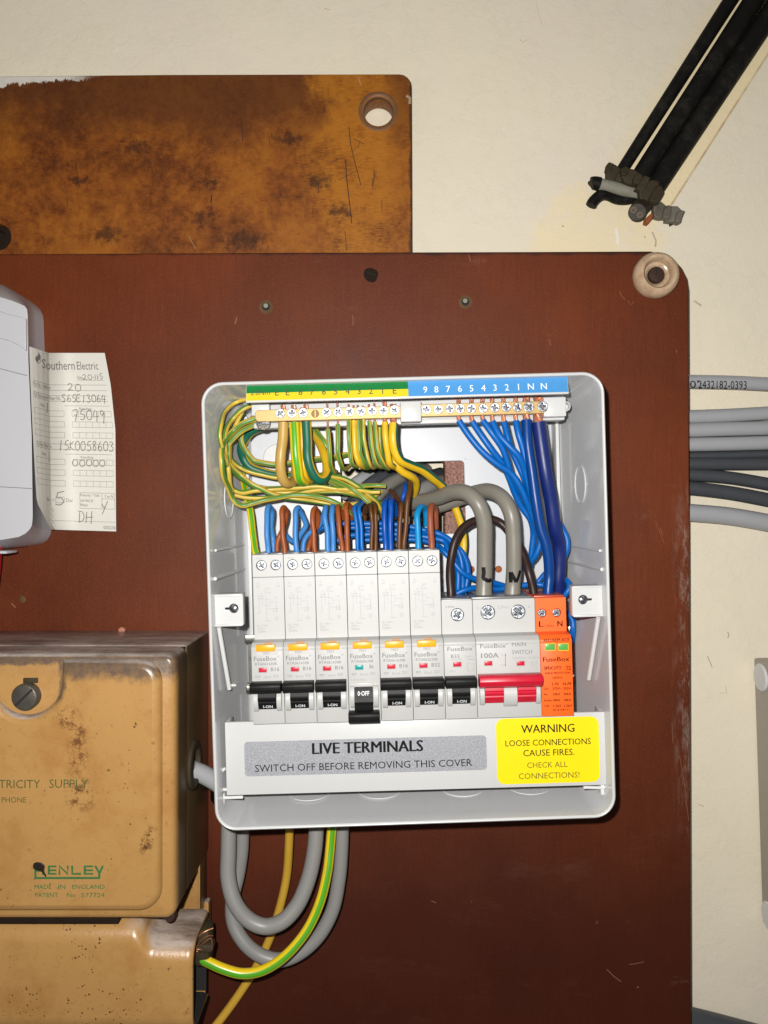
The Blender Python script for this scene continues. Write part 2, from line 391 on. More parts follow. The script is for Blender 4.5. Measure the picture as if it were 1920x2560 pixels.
# lower board: red-brown varnished board with fine speckle
n = NT('red_brown_board')
x, y_, z = n.xyz()
c = n.mix(n.ramp(n.noise(7, 5, .6), [(.35, 0), (.65, 1)]), (.100, .0185, .0048), (.172, .034, .0065))
gr = n.noise(40, 4, .6, n.mapped((14, 14, 1)))
c = n.mix(n.math('MULTIPLY', gr, .55), c, (.05, .010, .004))
c = n.mix(n.math('MULTIPLY', n.ramp(n.noise(1100, 2), [(.5, 0), (.72, 1)]), .30), c, (.22, .062, .017))
lowdark = n.mr(n.math('ADD', z, n.math('MULTIPLY', n.noise(9, 5), .12)), -.05, -.24)      # darker towards the bottom, the edge broken up by noise
c = n.mix(n.math('MULTIPLY', lowdark, .74), c, (.032, .0058, .0032))
edge = n.math('MULTIPLY', n.mr(x, .188, .2015), n.mr(z, .03, -.02))
edge = n.math('MULTIPLY', edge, n.mr(z, -.235, -.12))
scf = n.math('MULTIPLY', n.ramp(n.noise(60, 9, .8, n.mapped((3.2, 3.2, .7), loc=(.3, 0, .2))), [(.47, 0), (.58, 1)]), edge)
c = n.mix(n.math('MULTIPLY', scf, .5), c, (.36, .29, .24))
c = n.mix(n.math('MULTIPLY', n.ramp(n.noise(16, 8, .75, n.mapped((1, 1, 2.2))), [(.64, 0), (.74, 1)]), .25), c, (.26, .16, .12))
raw = n.math('MULTIPLY', n.math('MULTIPLY', n.mr(x, .030, .033), n.mr(x, .062, .065, 1, 0)), n.math('MULTIPLY', n.mr(z, -.020, -.017), n.mr(z, .036, .039, 1, 0)))
c = n.mix(raw, c, n.ramp(n.noise(900, 3, .7), [(.35, (.09, .035, .025)), (.55, (.26, .12, .085)), (.7, (.42, .24, .19))]))
dr = n.ramp(n.noise(38, 10, .8, n.mapped((1.6, 1.6, .5), loc=(.7, 0, .1))), [(.66, 0), (.70, 1)])
c = n.mix(n.math('MULTIPLY', dr, .35), c, (.30, .17, .11))
dk = n.ramp(n.noise(55, 9, .8, n.mapped(loc=(.2, 0, .9))), [(.66, 0), (.70, 1)])
c = n.mix(n.math('MULTIPLY', dk, .55), c, (.018, .006, .004))
sm = n.math('MULTIPLY', n.ramp(n.noise(20, 9, .72, n.mapped(rot=(0, .6, 0), scale=(1, 1, 2.6), loc=(.1, 0, .4))), [(.56, 0), (.74, 1)]), n.mr(z, -.10, -.16))
c = n.mix(n.math('MULTIPLY', sm, .07), c, (.30, .17, .12))
tope = n.math('MULTIPLY', n.mr(n.math('ADD', z, n.math('MULTIPLY', n.noise(90, 6), .006)), .1715, .1745), .8)
c = n.mix(tope, c, (.02, .008, .006))
n.bump(n.math('ADD', n.noise(1100, 2), n.math('MULTIPLY', n.noise(120, 5), .6)), .22, .0004)
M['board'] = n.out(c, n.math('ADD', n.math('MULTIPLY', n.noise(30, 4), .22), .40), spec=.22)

# upper board: amber shellac with dark mottling
n = NT('amber_board')
x, y_, z = n.xyz()
a = n.noise(22, 12, .74, dist=.12)
fine = n.noise(210, 8, .78)
grain = n.noise(150, 6, .65, n.mapped((1, 1, 11)))
h = n.math('ADD', n.math('MULTIPLY', a, .66), n.math('ADD', n.math('MULTIPLY', fine, .22), n.math('MULTIPLY', grain, .12)))
c = n.ramp(h, [(.33, (.045, .013, .003)), (.42, (.115, .029, .004)), (.49, (.215, .060, .007)), (.56, (.30, .095, .009)), (.66, (.32, .122, .014))])
bz = n.math('ADD', x, n.math('MULTIPLY', n.math('SUBTRACT', n.noise(26, 8, .7), .5), .11))
bright = n.math('MULTIPLY', n.mr(bz, -.058, -.030), n.mr(x, -.004, .010, 1, .45))
g2 = n.ramp(n.math('ADD', n.math('MULTIPLY', h, .72), n.math('MULTIPLY', grain, .28)), [(.40, 0), (.54, 1)])
c = n.mix(n.math('MULTIPLY', bright, n.math('MULTIPLY', g2, .80)), c, n.mix(grain, (.28, .092, .008), (.50, .19, .013)))
topd = n.mr(n.math('ADD', z, n.math('MULTIPLY', n.noise(14, 8, .7), .09)), .290, .325)
c = n.mix(n.math('MULTIPLY', topd, n.math('SUBTRACT', .8, n.math('MULTIPLY', bright, .75))), c, n.mix(fine, (.05, .013, .003), (.12, .036, .008)))
for kx, kz, r_ in ((-.1695, .249, .014), (-.065, .254, .012), (-.208, .226, .007), (-.118, .225, .009), (-.045, .2255, .013), (-.125, .2, .012), (-.19, .19, .015), (-.03, .205, .011), (-.095, .185, .02)):
    dk = n.math('SQRT', n.math('ADD', n.math('POWER', n.math('SUBTRACT', x, kx), 2), n.math('MULTIPLY', n.math('POWER', n.math('SUBTRACT', z, kz), 2), 3.0)))
    km = n.mr(n.math('ADD', dk, n.math('MULTIPLY', n.math('SUBTRACT', fine, .5), .045)), r_, r_ * .1)
    c = n.mix(n.math('MULTIPLY', km, .7), c, (.03, .010, .004))
specks = n.ramp(n.noise(330, 7, .82), [(.60, 0), (.66, 1)])
c = n.mix(n.math('MULTIPLY', specks, n.math('MULTIPLY', n.ramp(n.noise(18, 5), [(.4, .2), (.6, .9)]), .8)), c, (.016, .007, .004))
vs_ = n.ramp(n.noise(70, 5, .6, n.mapped((2.4, 1, .35), loc=(.4, 0, .2))), [(.66, 0), (.70, 1)])
c = n.mix(n.math('MULTIPLY', vs_, .6), c, (.03, .012, .006))
edged = n.math('MULTIPLY', n.mr(n.math('ADD', x, n.math('MULTIPLY', n.noise(90, 7), .006)), .0195, .0215), .8)
c = n.mix(edged, c, (.03, .014, .008))
pl = n.math('MULTIPLY', n.mr(n.math('ADD', z, n.math('ADD', n.math('MULTIPLY', x, -.08), n.math('MULTIPLY', n.math('SUBTRACT', n.noise(120, 9, .78, n.mapped((1, 1, .5))), .5), .016))), .3115, .3122), n.mr(n.math('ADD', x, n.math('MULTIPLY', fine, .04)), -.17, -.20))
c = n.mix(pl, c, n.mix(fine, (.52, .48, .42), (.72, .68, .62)))
n.bump(n.math('ADD', n.noise(300, 5), n.math('MULTIPLY', fine, .8)), .3, .0005)
M['amber'] = n.out(c, n.math('ADD', n.math('MULTIPLY', fine, .3), .34), spec=.3)
M['amberedge'] = plain('worn_board_edge', (.15, .065, .022), .6, var=.4, bump=.4)

# beige stove enamel with grime, and a darker right flank
def beige(name, kind):
    n = NT(name); x, y_, z = n.xyz()
    def spot(cx, cz, r, sq=1.0):
        d = n.math('SQRT', n.math('ADD', n.math('POWER', n.math('SUBTRACT', x, cx), 2), n.math('MULTIPLY', n.math('POWER', n.math('SUBTRACT', z, cz), 2), sq)))
        return n.mr(d, r, r * .15)
    def put_max(a, b): return n.math('MAXIMUM', a, b)
    c = n.mix(n.noise(9, 5), (.36, .195, .060), (.44, .245, .085))
    c = n.mix(n.math('MULTIPLY', n.ramp(n.noise(30, 9, .74), [(.48, 0), (.66, 1)]), .5), c, (.30, .125, .03))
    c = n.mix(n.math('MULTIPLY', n.ramp(n.noise(420, 4, .7), [(.60, 0), (.70, 1)]), .35), c, (.16, .07, .022))
    v = n.N.new('ShaderNodeTexVoronoi'); n.L.new(n.mapped((1, 1, 1)), v.inputs['Vector']); v.inputs['Scale'].default_value = 520 if kind != 'lid' else 330
    size = n.math('MULTIPLY', n.xyz(v.outputs['Color'])[0], .34)
    spk = n.math('LESS_THAN', v.outputs['Distance'], size)
    if kind == 'lid': reg = n.math('MULTIPLY', n.ramp(n.noise(200, 2), [(.56, 0), (.62, 1)]), n.ramp(n.noise(24, 6, .7), [(.45, 0), (.6, 1)]))
    else:
        cl = None
        for cx, cz, r, sq in CLUST:
            s_ = spot(cx, cz, r, sq); cl = s_ if cl is None else put_max(cl, s_)
        reg = put_max(n.math('MULTIPLY', n.ramp(n.noise(160, 4), [(.40, 0), (.52, 1)]), n.ramp(cl, [(.05, 0), (.35, 1)])), n.math('MULTIPLY', n.ramp(n.noise(210, 2), [(.58, 0), (.63, 1)]), .9))
    c = n.mix(n.math('MULTIPLY', n.math('MULTIPLY', spk, reg), .88), c, (.055, .017, .007))
    nz0 = n.noise(240, 10, .8)
    for cx, cz, r, sq in STAIN[kind]:
        c = n.mix(n.math('MULTIPLY', n.math('MULTIPLY', spot(cx, cz, r, sq), n.ramp(nz0, [(.50, 0), (.56, 1)])), .9), c, (.075, .022, .008))
    if kind == 'lid':
        wob = n.math('MULTIPLY', n.math('SUBTRACT', n.noise(80, 9, .75), .5), .020)
        g = n.mr(n.math('ADD', z, wob), .0565, .064)
        gx = n.math('MULTIPLY', n.math('SUBTRACT', x, .0), 1.0)
        dx = n.math('SUBTRACT', x, SCR[0]); dz = n.math('SUBTRACT', z, SCR[1])
        rr = n.math('ADD', n.math('SQRT', n.math('ADD', n.math('POWER', dx, 2), n.math('POWER', dz, 2))), n.math('MULTIPLY', wob, .45))
        ring = n.math('MULTIPLY', n.mr(rr, .0160, .0180), n.mr(rr, .0205, .0225, 1, 0))
        ring = n.math('MULTIPLY', ring, n.mr(n.math('ADD', z, wob), .064, .058))
        g = put_max(g, n.math('MULTIPLY', ring, .9))
        inner = n.math('MULTIPLY', n.mr(n.math('ABSOLUTE', dx), .0175, .0155), n.mr(n.math('ADD', z, n.math('MULTIPLY', wob, .5)), .0672, .0652))
        g = n.math('MULTIPLY', g, n.math('SUBTRACT', 1.0, n.math('MULTIPLY', inner, .9)))
        c = n.mix(n.math('MULTIPLY', g, n.ramp(n.noise(220, 6, .7), [(.25, .62), (.6, .92)])), c, (.085, .062, .052))
    geo = n.N.new('ShaderNodeNewGeometry'); nz = n.xyz(geo.outputs['Normal'])
    dust = n.math('MULTIPLY', n.mr(nz[2], .45, .8), n.ramp(n.noise(120, 8, .7), [(.2, .75), (.7, 1)]))
    if kind == 'low': dust = n.math('MULTIPLY', dust, n.mr(n.math('ADD', x, n.math('MULTIPLY', n.noise(60, 5), .012)), .052, .066))
    if kind != 'clean': c = n.mix(n.math('MULTIPLY', dust, .95), c, n.mix(n.ramp(n.noise(55, 9, .75, n.mapped((.35, 1, 1))), [(.42, 0), (.62, 1)]), (.44, .375, .335), (.14, .11, .095)))
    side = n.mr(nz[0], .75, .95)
    side = n.math('MULTIPLY', side, n.mr(n.math('ADD', y_, n.math('MULTIPLY', n.noise(60, 6), .004)), -.0835, -.0775))  # right flank darker, starting just behind the front edge
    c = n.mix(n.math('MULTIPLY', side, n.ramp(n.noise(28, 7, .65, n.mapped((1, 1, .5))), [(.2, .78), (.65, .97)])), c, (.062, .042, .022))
    n.bump(n.math('ADD', n.noise(500, 4), n.math('MULTIPLY', n.noise(30, 3), 2)), .22, .0005)
    return n.out(c, n.math('ADD', n.math('MULTIPLY', n.noise(40, 4), .12), .25), spec=.5)
SCR = (.0, .0579)
STAIN = {'lid': [(.0235, .038, .0095, 1.2), (.0285, .0305, .0065, 1), (.0285, .019, .008, .22), (.0655, -.031, .0055, .6), (.0685, -.025, .0055, .8), (.03, -.004, .012, 1), (.055, .0, .003, 9)], 'low': [(.084, -.128, .004, 1.5), (.09, -.112, .003, 1)], 'clean': []}
CLUST = [(.022, -.078, .010, .35), (.028, -.09, .013, .5), (.033, -.104, .007, 1), (.030, -.128, .020, .8), (.050, -.125, .016, 1.4), (.040, -.134, .026, 1.2), (-.005, -.122, .012, 1)]
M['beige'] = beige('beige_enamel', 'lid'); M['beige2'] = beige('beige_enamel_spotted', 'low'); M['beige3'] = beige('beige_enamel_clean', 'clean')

# ------------------------------------------------------------------ wall and boards
mb = MB(); mb.add([(-900, -900, 0), (900, -900, 0), (900, 900, 0), (-900, 900, 0)], [(0, 1, 2, 3)])
for c, pts, w in (('F', ((1158, 2), (1163, 28), (1171, 54)), .22), ('F', ((1122, 84), (1130, 92), (1138, 86)), .4), ('F', ((700, 18), (712, 22)), .5), ('d4', ((664, 165), (672, 180), (666, 198)), .9), ('d4', ((560, 292), (585, 352)), .7),
                  ('d4', ((625, 486), (662, 484), (655, 450)), .35), ('d4', ((515, 1065), (540, 1075)), .6), ('d1', ((735, 1850), (765, 1920), (760, 1970)), 1.2), ('d1', ((15, 1800), (30, 1808)), 1.3), ('d1', ((670, 1885), (682, 1895)), 1.0), ('d3', ((650, 420), (700, 455)), 1.3)):
    stroke(mb, [P(c, x, y, 0)[:2] for x, y in pts], w, .1, 1)
stroke(mb, [P('d1', x, y, 0)[:2] for x, y in ((445, 1820), (455, 1870), (462, 1950))], 1.6, .1, 2)
mb.build('wall', [M['wall'], plain('wall_scuff', (.50, .41, .29), .8, var=.3), plain('white_paint_drip', (.85, .84, .80), .5)], origin=(0, 0, 0), kind='structure', label='cream painted plaster wall behind both wooden boards', category='wall')

# upper board with its two fixing holes
mb = MB()
hx, hy = P('d2', 1480, 200, 20)[:2]
ox, oy = P('p', -6, 592, 20)[:2]
out = [(-300, 296.5), (-262, 297.5), (-150, 298.6), (-40, 298.9)] + [(18.6 - 8 + 8 * math.sin(math.radians(a)), 299 - 8 + 8 * math.cos(math.radians(a))) for a in (0, 22, 45, 67, 90)] + [(18.9, 230), (19.2, 120), (-300, 120)]
plate(mb, [out, circ(hx, hy, 10.2, 30), circ(ox, oy, 9, 24)], 3, 20, .8)
for pts, w in ((((1365, 260), (1372, 330), (1388, 400), (1412, 490)), .5), (((1352, 390), (1357, 470), (1368, 560), (1376, 640)), .6), (((1385, 310), (1425, 330)), .4), (((1400, 345), (1408, 320)), .4), (((1300, 400), (1330, 385)), .35), (((1245, 480), (1247, 520)), .4),
               (((945, 230), (950, 320)), .5), (((828, 530), (826, 560)), .9), (((826, 570), (828, 590)), .8), (((1350, 670), (1356, 745)), .4), (((1325, 470), (1400, 430)), .3)):
    stroke(mb, [P('d2', x, y, 20)[:2] for x, y in pts], w, 20.1, 1)
for pts, w in ((((1590, 140), (1604, 150), (1603, 172)), 2.0), (((740, 690), (765, 740)), .3), (((1400, 65), (1412, 98)), .4)):
    stroke(mb, [P('d2', x, y, 20)[:2] for x, y in pts], w, 20.1, 2)
ub = mb.build('upper_board', [M['amber'], plain('dark_scratch', (.03, .012, .006), .8), plain('pale_scuff', (.34, .24, .15), .8, var=.5)], origin=(0, 0, 0), label='amber brown varnished board with mottled stains and a round corner hole', category='board')
m2 = MB(); lathe(m2, [(13.5, 20.0), (13.0, 20.25), (11.2, 20.2), (10.0, 19.4), (9.6, 16.5)], hx, hy, cap=False, n=36)
m2.build('hole_rim', M['amberedge'], ub)
m2 = MB(); lathe(m2, [(8.9, 10), (8.6, 17), (5, 17.4), (4.6, 15), (1, 15)], ox, oy); m2.build('dark_bush', M['plug'], ub)

# lower board, cut through behind the consumer unit
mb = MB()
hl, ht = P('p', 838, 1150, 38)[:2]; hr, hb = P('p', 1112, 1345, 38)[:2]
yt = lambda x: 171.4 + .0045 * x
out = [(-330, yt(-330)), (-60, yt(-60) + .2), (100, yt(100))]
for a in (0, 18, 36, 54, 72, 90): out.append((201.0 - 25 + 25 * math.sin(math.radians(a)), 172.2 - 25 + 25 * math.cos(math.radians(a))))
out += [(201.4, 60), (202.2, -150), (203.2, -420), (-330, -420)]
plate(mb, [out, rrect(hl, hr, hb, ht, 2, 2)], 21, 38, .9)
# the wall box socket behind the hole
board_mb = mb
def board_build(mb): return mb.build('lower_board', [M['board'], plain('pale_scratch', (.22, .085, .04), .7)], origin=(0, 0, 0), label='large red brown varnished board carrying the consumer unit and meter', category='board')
m = board_mb
for c, pts, w in (('e8', ((722, 465), (727, 500), (724, 535)), .45), ('e8', ((1525, 48), (1540, 95)), .5), ('d3', ((130, 350), (150, 390), (175, 415)), .35),
                  ('d3', ((190, 420), (215, 450), (232, 425)), .3), ('d3', ((525, 760), (530, 780)), .5), ('d3', ((415, 1990), (432, 2040)), .35), ('d3', ((380, 1940), (440, 2090)), .25),
                  ('d4', ((35, 1925), (70, 1960), (110, 1990)), .5), ('d4', ((150, 1900), (190, 1895), (230, 1885)), .4), ('F', ((512, 685), (508, 700)), .8), ('g1', ((210, 1240), (290, 1320)), .8),
                  ('d4', ((415, 810), (440, 960), (462, 1150)), .3), ('d4', ((375, 640), (380, 745)), .3), ('d4', ((195, 2015), (198, 2022)), 1.0), ('F', ((932, 1946), (942, 1950)), .4)):
    stroke(m, [P(c, x, y, 38)[:2] for x, y in pts], w, 38.12, 1)
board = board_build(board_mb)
def disc(c, x, y, z, r, name, mat, parent, prof=None, n=26, **k):
    m = MB(); p = P(c, x, y, z); lathe(m, [(r * a, z + b) for a, b in (prof or [(1, 0), (.95, .3), (.3, .35)])], p[0], p[1], 0, n); return m.build(name, mat, parent, **k)
m = MB(); p = P('e8', 850, 188, 38)
flat(m, [[(p[0] + 4.7 * math.cos(a) * (1 + .08 * math.sin(3 * a)), p[1] + 5.0 * math.sin(a) * (1 + .10 * math.cos(2 * a + 1))) for a in [k * .2094 for k in range(30)]]], 38.25)
stroke(m, [P('e8', 815, 165, 38)[:2], P('e8', 850, 178, 38)[:2], P('e8', 885, 190, 38)[:2]], .4, 38.35, 1)
m.build('wood_plug', [M['plug'], M['dark']], board)
for (x, y) in ((125, 407), (1503, 373)):
    m = MB(); p = P('e8', x, y, 38)
    prof = [(4.6, 38.05), (3.9, 38.2), (3.1, 38.45), (2.5, 38.35), (2.3, 37.6), (1.6, 37.2)]
    lathe(m, prof, p[0], p[1], 0, 24, cap=False); lathe(m, [(1.7, 38.1), (1.0, 38.3)], p[0] + .2, p[1] + .4, 1, 18); lathe(m, [(2.6, 38.36), (1.9, 38.42)], p[0], p[1], 1, 18); lathe(m, [(1.5, 38.5), (.8, 38.6)], p[0] - .2, p[1] + .7, 2, 14)
    m.build('screw_hole', [M['holerim'], M['dark'], M['lead']], board)
m = MB(); p = P('g1', 410, 1170, 38); lathe(m, [(2.4, 38.05), (1.6, 38.5), (.9, 38.8), (.5, 38.5)], p[0], p[1], 0, 16); m.build('screw_hole', M['holerim'], board)

# ceramic standoff in the board's corner
p = P('d3', 397, 235, 44)
e = empty('ceramic_bush', (p[0], p[1], 38), 'round glazed tan ceramic bush fixing the red brown board corner', 'ceramic bush')
m = MB(); lathe(m, [(14.6, 38.05), (15.0, 39.5), (14.7, 43), (13.6, 46), (11.8, 47.6), (10.2, 47.6), (9.2, 46.6), (8.8, 43.5), (8.2, 42.2), (7.2, 41.8), (6.4, 41.2), (5.6, 40)], p[0], p[1], 0, 44)
m.build('bush_body', M['ceramic'], e)
m = MB(); lathe(m, [(5.5, 40), (5.4, 42.2), (4.8, 42.9), (2, 43.2)], p[0], p[1], 0, 30); box(m, p[0] - .6, p[0] + .4, p[1] - .5, p[1] + 5.0, 42.9, 43.35, 1, tf=idt)
m.build('bush_screw', [M['knobscrew'], M['dark']], e)

# ------------------------------------------------------------------ meter on the left edge, card, red cable
e = empty('electricity_meter', (-230, 10, 38), 'pale grey plastic electricity meter cut off by the left edge', 'meter')
def cpts(c, pts, z): return [P(c, x, y, z)[:2] for x, y in pts]
back = cpts('c8', ((-700, 30), (-150, 20), (0, 52), (110, 85), (200, 140), (262, 182), (310, 228), (330, 275), (335, 320), (345, 600), (372, 1200), (393, 1830), (396, 1900), (388, 1955), (362, 1998), (320, 2025), (250, 2040), (0, 2072), (-700, 2090)), 38)
front = cpts('c8', ((-700, 95), (-150, 88), (0, 128), (80, 152), (150, 180), (185, 196), (203, 220), (209, 265), (210, 320), (214, 600), (240, 1200), (248, 1800), (246, 1850), (240, 1890), (222, 1920), (190, 1950), (140, 1975), (0, 1998), (-700, 2015)), 86)
def lerp(a, b, t): return [(p[0] + (q[0] - p[0]) * t, p[1] + (q[1] - p[1]) * t) for p, q in zip(a, b)]
m = MB()
cxm, cym = -300, 10
rings = [[(x, y, 38) for x, y in back], [(x, y, 50) for x, y in back]]
for t, z in ((.05, 55), (.2, 62), (.45, 71), (.75, 79.5), (.92, 83.5), (.99, 85.2), (1.02, 85.8)): rings.append([(x, y, z) for x, y in lerp(back, front, t)])
ins = [(p[0] + (cxm - p[0]) * .05, p[1] + (cym - p[1]) * .03) for p in front]
rings.append([(x, y, 86) for x, y in ins])
loft(m, rings, 0, cap1=True)
for pts in (((-200, 632), (0, 681), (210, 735)), ((-200, 1578), (0, 1588), (246, 1602))): stroke(m, [P('c8', x, y, 86.2)[:2] for x, y in pts], .35, 86.2, 1)
m.build('meter_case', [M['meter'], M['meterd']], e, angle=50)
m = MB()
cov = cpts('c8', ((-700, 420), (0, 450), (70, 468), (140, 500), (205, 545), (205, 300), (150, 282), (60, 262), (0, 240), (-700, 210)), 87)
plate(m, [cov], 85.6, 88.2, .6); m.build('meter_window', M['meter'], e)
m = MB(); p = P('g1', 0, 305, 74); box(m, p[0] - 30, P('g1', 135, 305, 74)[0], P('g1', 0, 330, 74)[1], P('g1', 0, 275, 74)[1], 60, 75, 0, .8); m.build('terminal_lip', M['meter'], e)
e = empty('red_cable', P('g1', -40, 340, 70), 'short red cable below the meter at the left edge', 'cable')
m = MB(); tube(m, [P('g1', -140, 250, 66), P('g1', -148, 500, 62), P('g1', -175, 800, 56), P('g1', -190, 1000, 50)], 5.5, 0, 20); m.build('sheath', M['redc'], e)

# meter card: one sheet, bent round the meter's side
def card(X, Y, dz=0.0):
    t = (Y - 560) / 1357.0
    L = (225 + 70 * t ** 1.3, Y - 50 * (1 - t * .8)); Mx = (374 + 20 * t, Y); 
    xr = 803 + 47 * min(t / .18, 1) + 35 * max(0, min((t - .18) / .25, 1)) + 6 * max(0, (t - .43) / .57)
    R = (xr, Y - 3 + 20 * max(0, t - .2) * 1.2 * (1 if t < .2 else 1)); R = (xr, Y + (14 * t))
    zm = 58.0; zr = 40.6 + 3.2 * math.sin(t * 5.0 + .4) ** 2 + 1
    if X < 385:
        k = (X - 228) / (385 - 228.0); a, b = L, Mx
        T_ = ((-.5, 90), (0, 89), (.15, 86.5), (.38, 82), (.65, 75), (.88, 66), (1, 58)); z = 58
        for (ka, z0_), (kb, z1_) in zip(T_, T_[1:]):
            if ka <= k <= kb: z = z0_ + (z1_ - z0_) * (k - ka) / (kb - ka)
    else:
        k = (X - 385) / (870 - 385.0); a, b, za, zb = Mx, R, zm, zr; kk = max(k, 0); e_ = max(0, 1 - kk / .42); z = zb + (za - zb) * e_ * e_
    return P('c8', a[0] + (b[0] - a[0]) * k, a[1] + (b[1] - a[1]) * k, z + dz)
m = MB(); NX, NY = 110, 30
def tear(X, Y): return X
V = []; Fs = []
for j in range(NY + 1):
    Y = 560 + 1357 * j / NY
    x0 = 228 + (0 if Y < 1720 else (Y - 1720) / 197 * 150)
    for i in range(NX + 1):
        X = x0 + (870 - x0) * i / NX; V.append(card(X, Y))
for j in range(NY):
    for i in range(NX): a = j * (NX + 1) + i; Fs.append((a, a + NX + 1, a + NX + 2, a + 1))
m.add(V, Fs, 0)
n0 = len(V); V2 = [(p[0], p[1], p[2] - .28) for p in V]; m.add(V2, [f[::-1] for f in Fs], 0)
ctf = lambda X, Y, dz: card(X, -Y, dz)                       # y up for the lettering helpers
def ct(s, x0, x1, y0, y1, mat, bold=0.0, rot=0): text(m, s, (x0 + x1) / 2, -(y0 + y1) / 2, x1 - x0, y1 - y0, .5, mat, ctf, bold, rot)
def cs(pts, w=5, mat=2):
    q = []
    for a, b in zip(pts, pts[1:]):
        k = max(1, int(math.hypot(b[0] - a[0], b[1] - a[1]) / 8))
        q += [(a[0] + (b[0] - a[0]) * i / k, -(a[1] + (b[1] - a[1]) * i / k)) for i in range(k)]
    q.append((pts[-1][0], -pts[-1][1])); stroke(m, q, w, .5, mat, ctf)
ct('Southern', 330, 600, 620, 690, 1, .0); ct('Electric', 618, 795, 627, 688, 1, .0)
flat_pts = [(302, 580), (312, 592), (320, 612), (316, 630), (303, 642), (297, 652), (296, 666), (282, 656), (275, 640), (279, 622), (292, 610), (302, 598)]
V_, F_ = curve_mesh([[(a, -b) for a, b in flat_pts]], 0, 0); m.add([ctf(a, b, .5) for a, b, _ in V_], F_, 1)
cs(((322, 632), (316, 650), (302, 664), (294, 668)), 4, 1)
ct('Date', 612, 655, 735, 760, 1); cs(((608, 768), (820, 768)), 3, 3)
for y0 in (805, 848, 888, 930): cs(((250, y0), (836, y0)), 3, 3)
ct('Plot No. / Address', 252, 398, 812, 840, 1); ct('Full Removed Meter No.', 252, 472, 893, 922, 1)
for base in (965, 1335):
    cs(((498, base), (842, base)), 3, 3); ct('Rate', 310, 345, base - 5, base + 22, 1); ct('Reading', 612, 705, base + 12, base + 36, 1)
    for k in range(3):
        a = base + 40 + k * 82; xr = 494
        for q in (((252, a), (xr, a)), ((252, a + 42), (xr, a + 42)), ((252, a), (252, a + 42)), ((xr, a), (xr, a + 42)), ((555, a), (852, a)), ((555, a + 42), (852, a + 42))): cs(q, 2.6, 3)
        for i in range(7): cs(((555 + i * 49.5, a), (555 + i * 49.5, a + 42)), 2.2, 3)
for y0 in (1258, 1300): cs(((258, y0), (858, y0)), 3, 3)
ct('Full New Meter No.', 262, 400, 1262, 1292, 1)
ct('Meter is', 342, 408, 1675, 1700, 1); ct('Dial', 498, 545, 1675, 1702, 1)
for q in (((422, 1665), (485, 1665)), ((422, 1708), (485, 1708)), ((422, 1665), (422, 1708)), ((485, 1665), (485, 1708)), ((602, 1628), (862, 1628)), ((602, 1748), (862, 1748)), ((602, 1628), (602, 1748)), ((862, 1628), (862, 1748)), ((766, 1628), (766, 1748)), ((766, 1672), (862, 1672)), ((345, 1847), (868, 1847))): cs(q, 2.8, 3)
ct('Polarity / Tails', 606, 748, 1636, 1662, 1); ct('correct at', 606, 700, 1677, 1698, 1); ct('Meter', 606, 662, 1710, 1732, 1); ct('Y or N', 785, 850, 1640, 1664, 1)
ct('003236', 776, 868, 1876, 1902, 1)
G = {'0': [[(.5, 1), (.2, .85), (.08, .5), (.2, .12), (.5, 0), (.82, .15), (.92, .5), (.8, .88), (.5, 1), (.35, .95)]], '1': [[(.6, 1.05), (.4, -.05)]],
     '2': [[(.05, .8), (.25, 1), (.6, .98), (.72, .72), (.45, .35), (.02, .0), (.3, .1), (.95, .02)]], '3': [[(.1, .95), (.6, 1), (.75, .8), (.4, .55), (.8, .4), (.75, .1), (.4, -.02), (.08, .08)]],
     '4': [[(.45, 1), (.1, .35), (.95, .38)], [(.75, .9), (.65, -.25)]], '5': [[(.95, 1.05), (.35, .95)], [(.35, .95), (.25, .55), (.7, .52), (.85, .25), (.55, -.02), (.1, .05)]],
     '6': [[(.6, 1.02), (.25, .6), (.15, .2), (.45, -.02), (.8, .15), (.75, .42), (.4, .45), (.18, .25)]], '7': [[(.0, .95), (.75, 1), (.4, -.15)], [(.2, .45), (.75, .5)]],
     '8': [[(.7, .92), (.35, 1), (.2, .75), (.75, .3), (.55, .0), (.2, .1), (.35, .5), (.75, .85), (.65, .98)]], '9': [[(.75, .85), (.4, 1), (.2, .7), (.5, .5), (.78, .8), (.75, .3), (.6, -.35)]],
     'S': [[(.85, .95), (.4, 1), (.15, .75), (.7, .35), (.6, .02), (.05, .05)]], 'E': [[(.85, 1), (.2, .95), (.1, .0), (.9, .05)], [(.15, .5), (.75, .52)]], 'K': [[(.2, 1), (.1, 0)], [(.85, 1), (.15, .5), (.95, 0)]],
     'D': [[(.25, .9), (.15, .0)], [(.0, 1), (.6, .95), (.9, .55), (.7, .15), (.05, -.02)]], 'H': [[(.2, 1), (.05, 0)], [(.95, 1.1), (.8, -.1)], [(.0, .5), (1.1, .55)]], 'Y': [[(.05, .75), (.35, .4), (.45, .5)], [(.95, 1), (.45, .3), (.1, -.2)]], '-': [[(.1, .5), (.8, .52)]]}
def hand(s, x0, x1, y0, y1, w=5.0):
    cw = (x1 - x0) / len(s)
    for i, ch in enumerate(s):
        jx, jy = random.uniform(-.04, .04) * cw, random.uniform(-.05, .05) * (y1 - y0)
        for st in G[ch]:
            P_ = spline([(x, y, 0) for x, y in st], .12) if len(st) > 2 else [Vector((*q, 0)) for q in st]
            cs([(x0 + cw * i + jx + q[0] * cw * .92, y1 + jy - q[1] * (y1 - y0)) for q in P_], w, 2)
hand('20', 655, 735, 728, 765, 4.2); hand('-', 735, 755, 728, 765, 4); hand('11', 750, 785, 725, 762, 4); hand('-', 775, 793, 728, 765, 4); hand('5', 790, 822, 715, 757, 4.2)
hand('20', 530, 640, 797, 850); hand('S65E13064', 480, 825, 880, 935, 5); hand('1', 350, 385, 950, 1022); hand('75049', 560, 810, 995, 1070, 5.2)
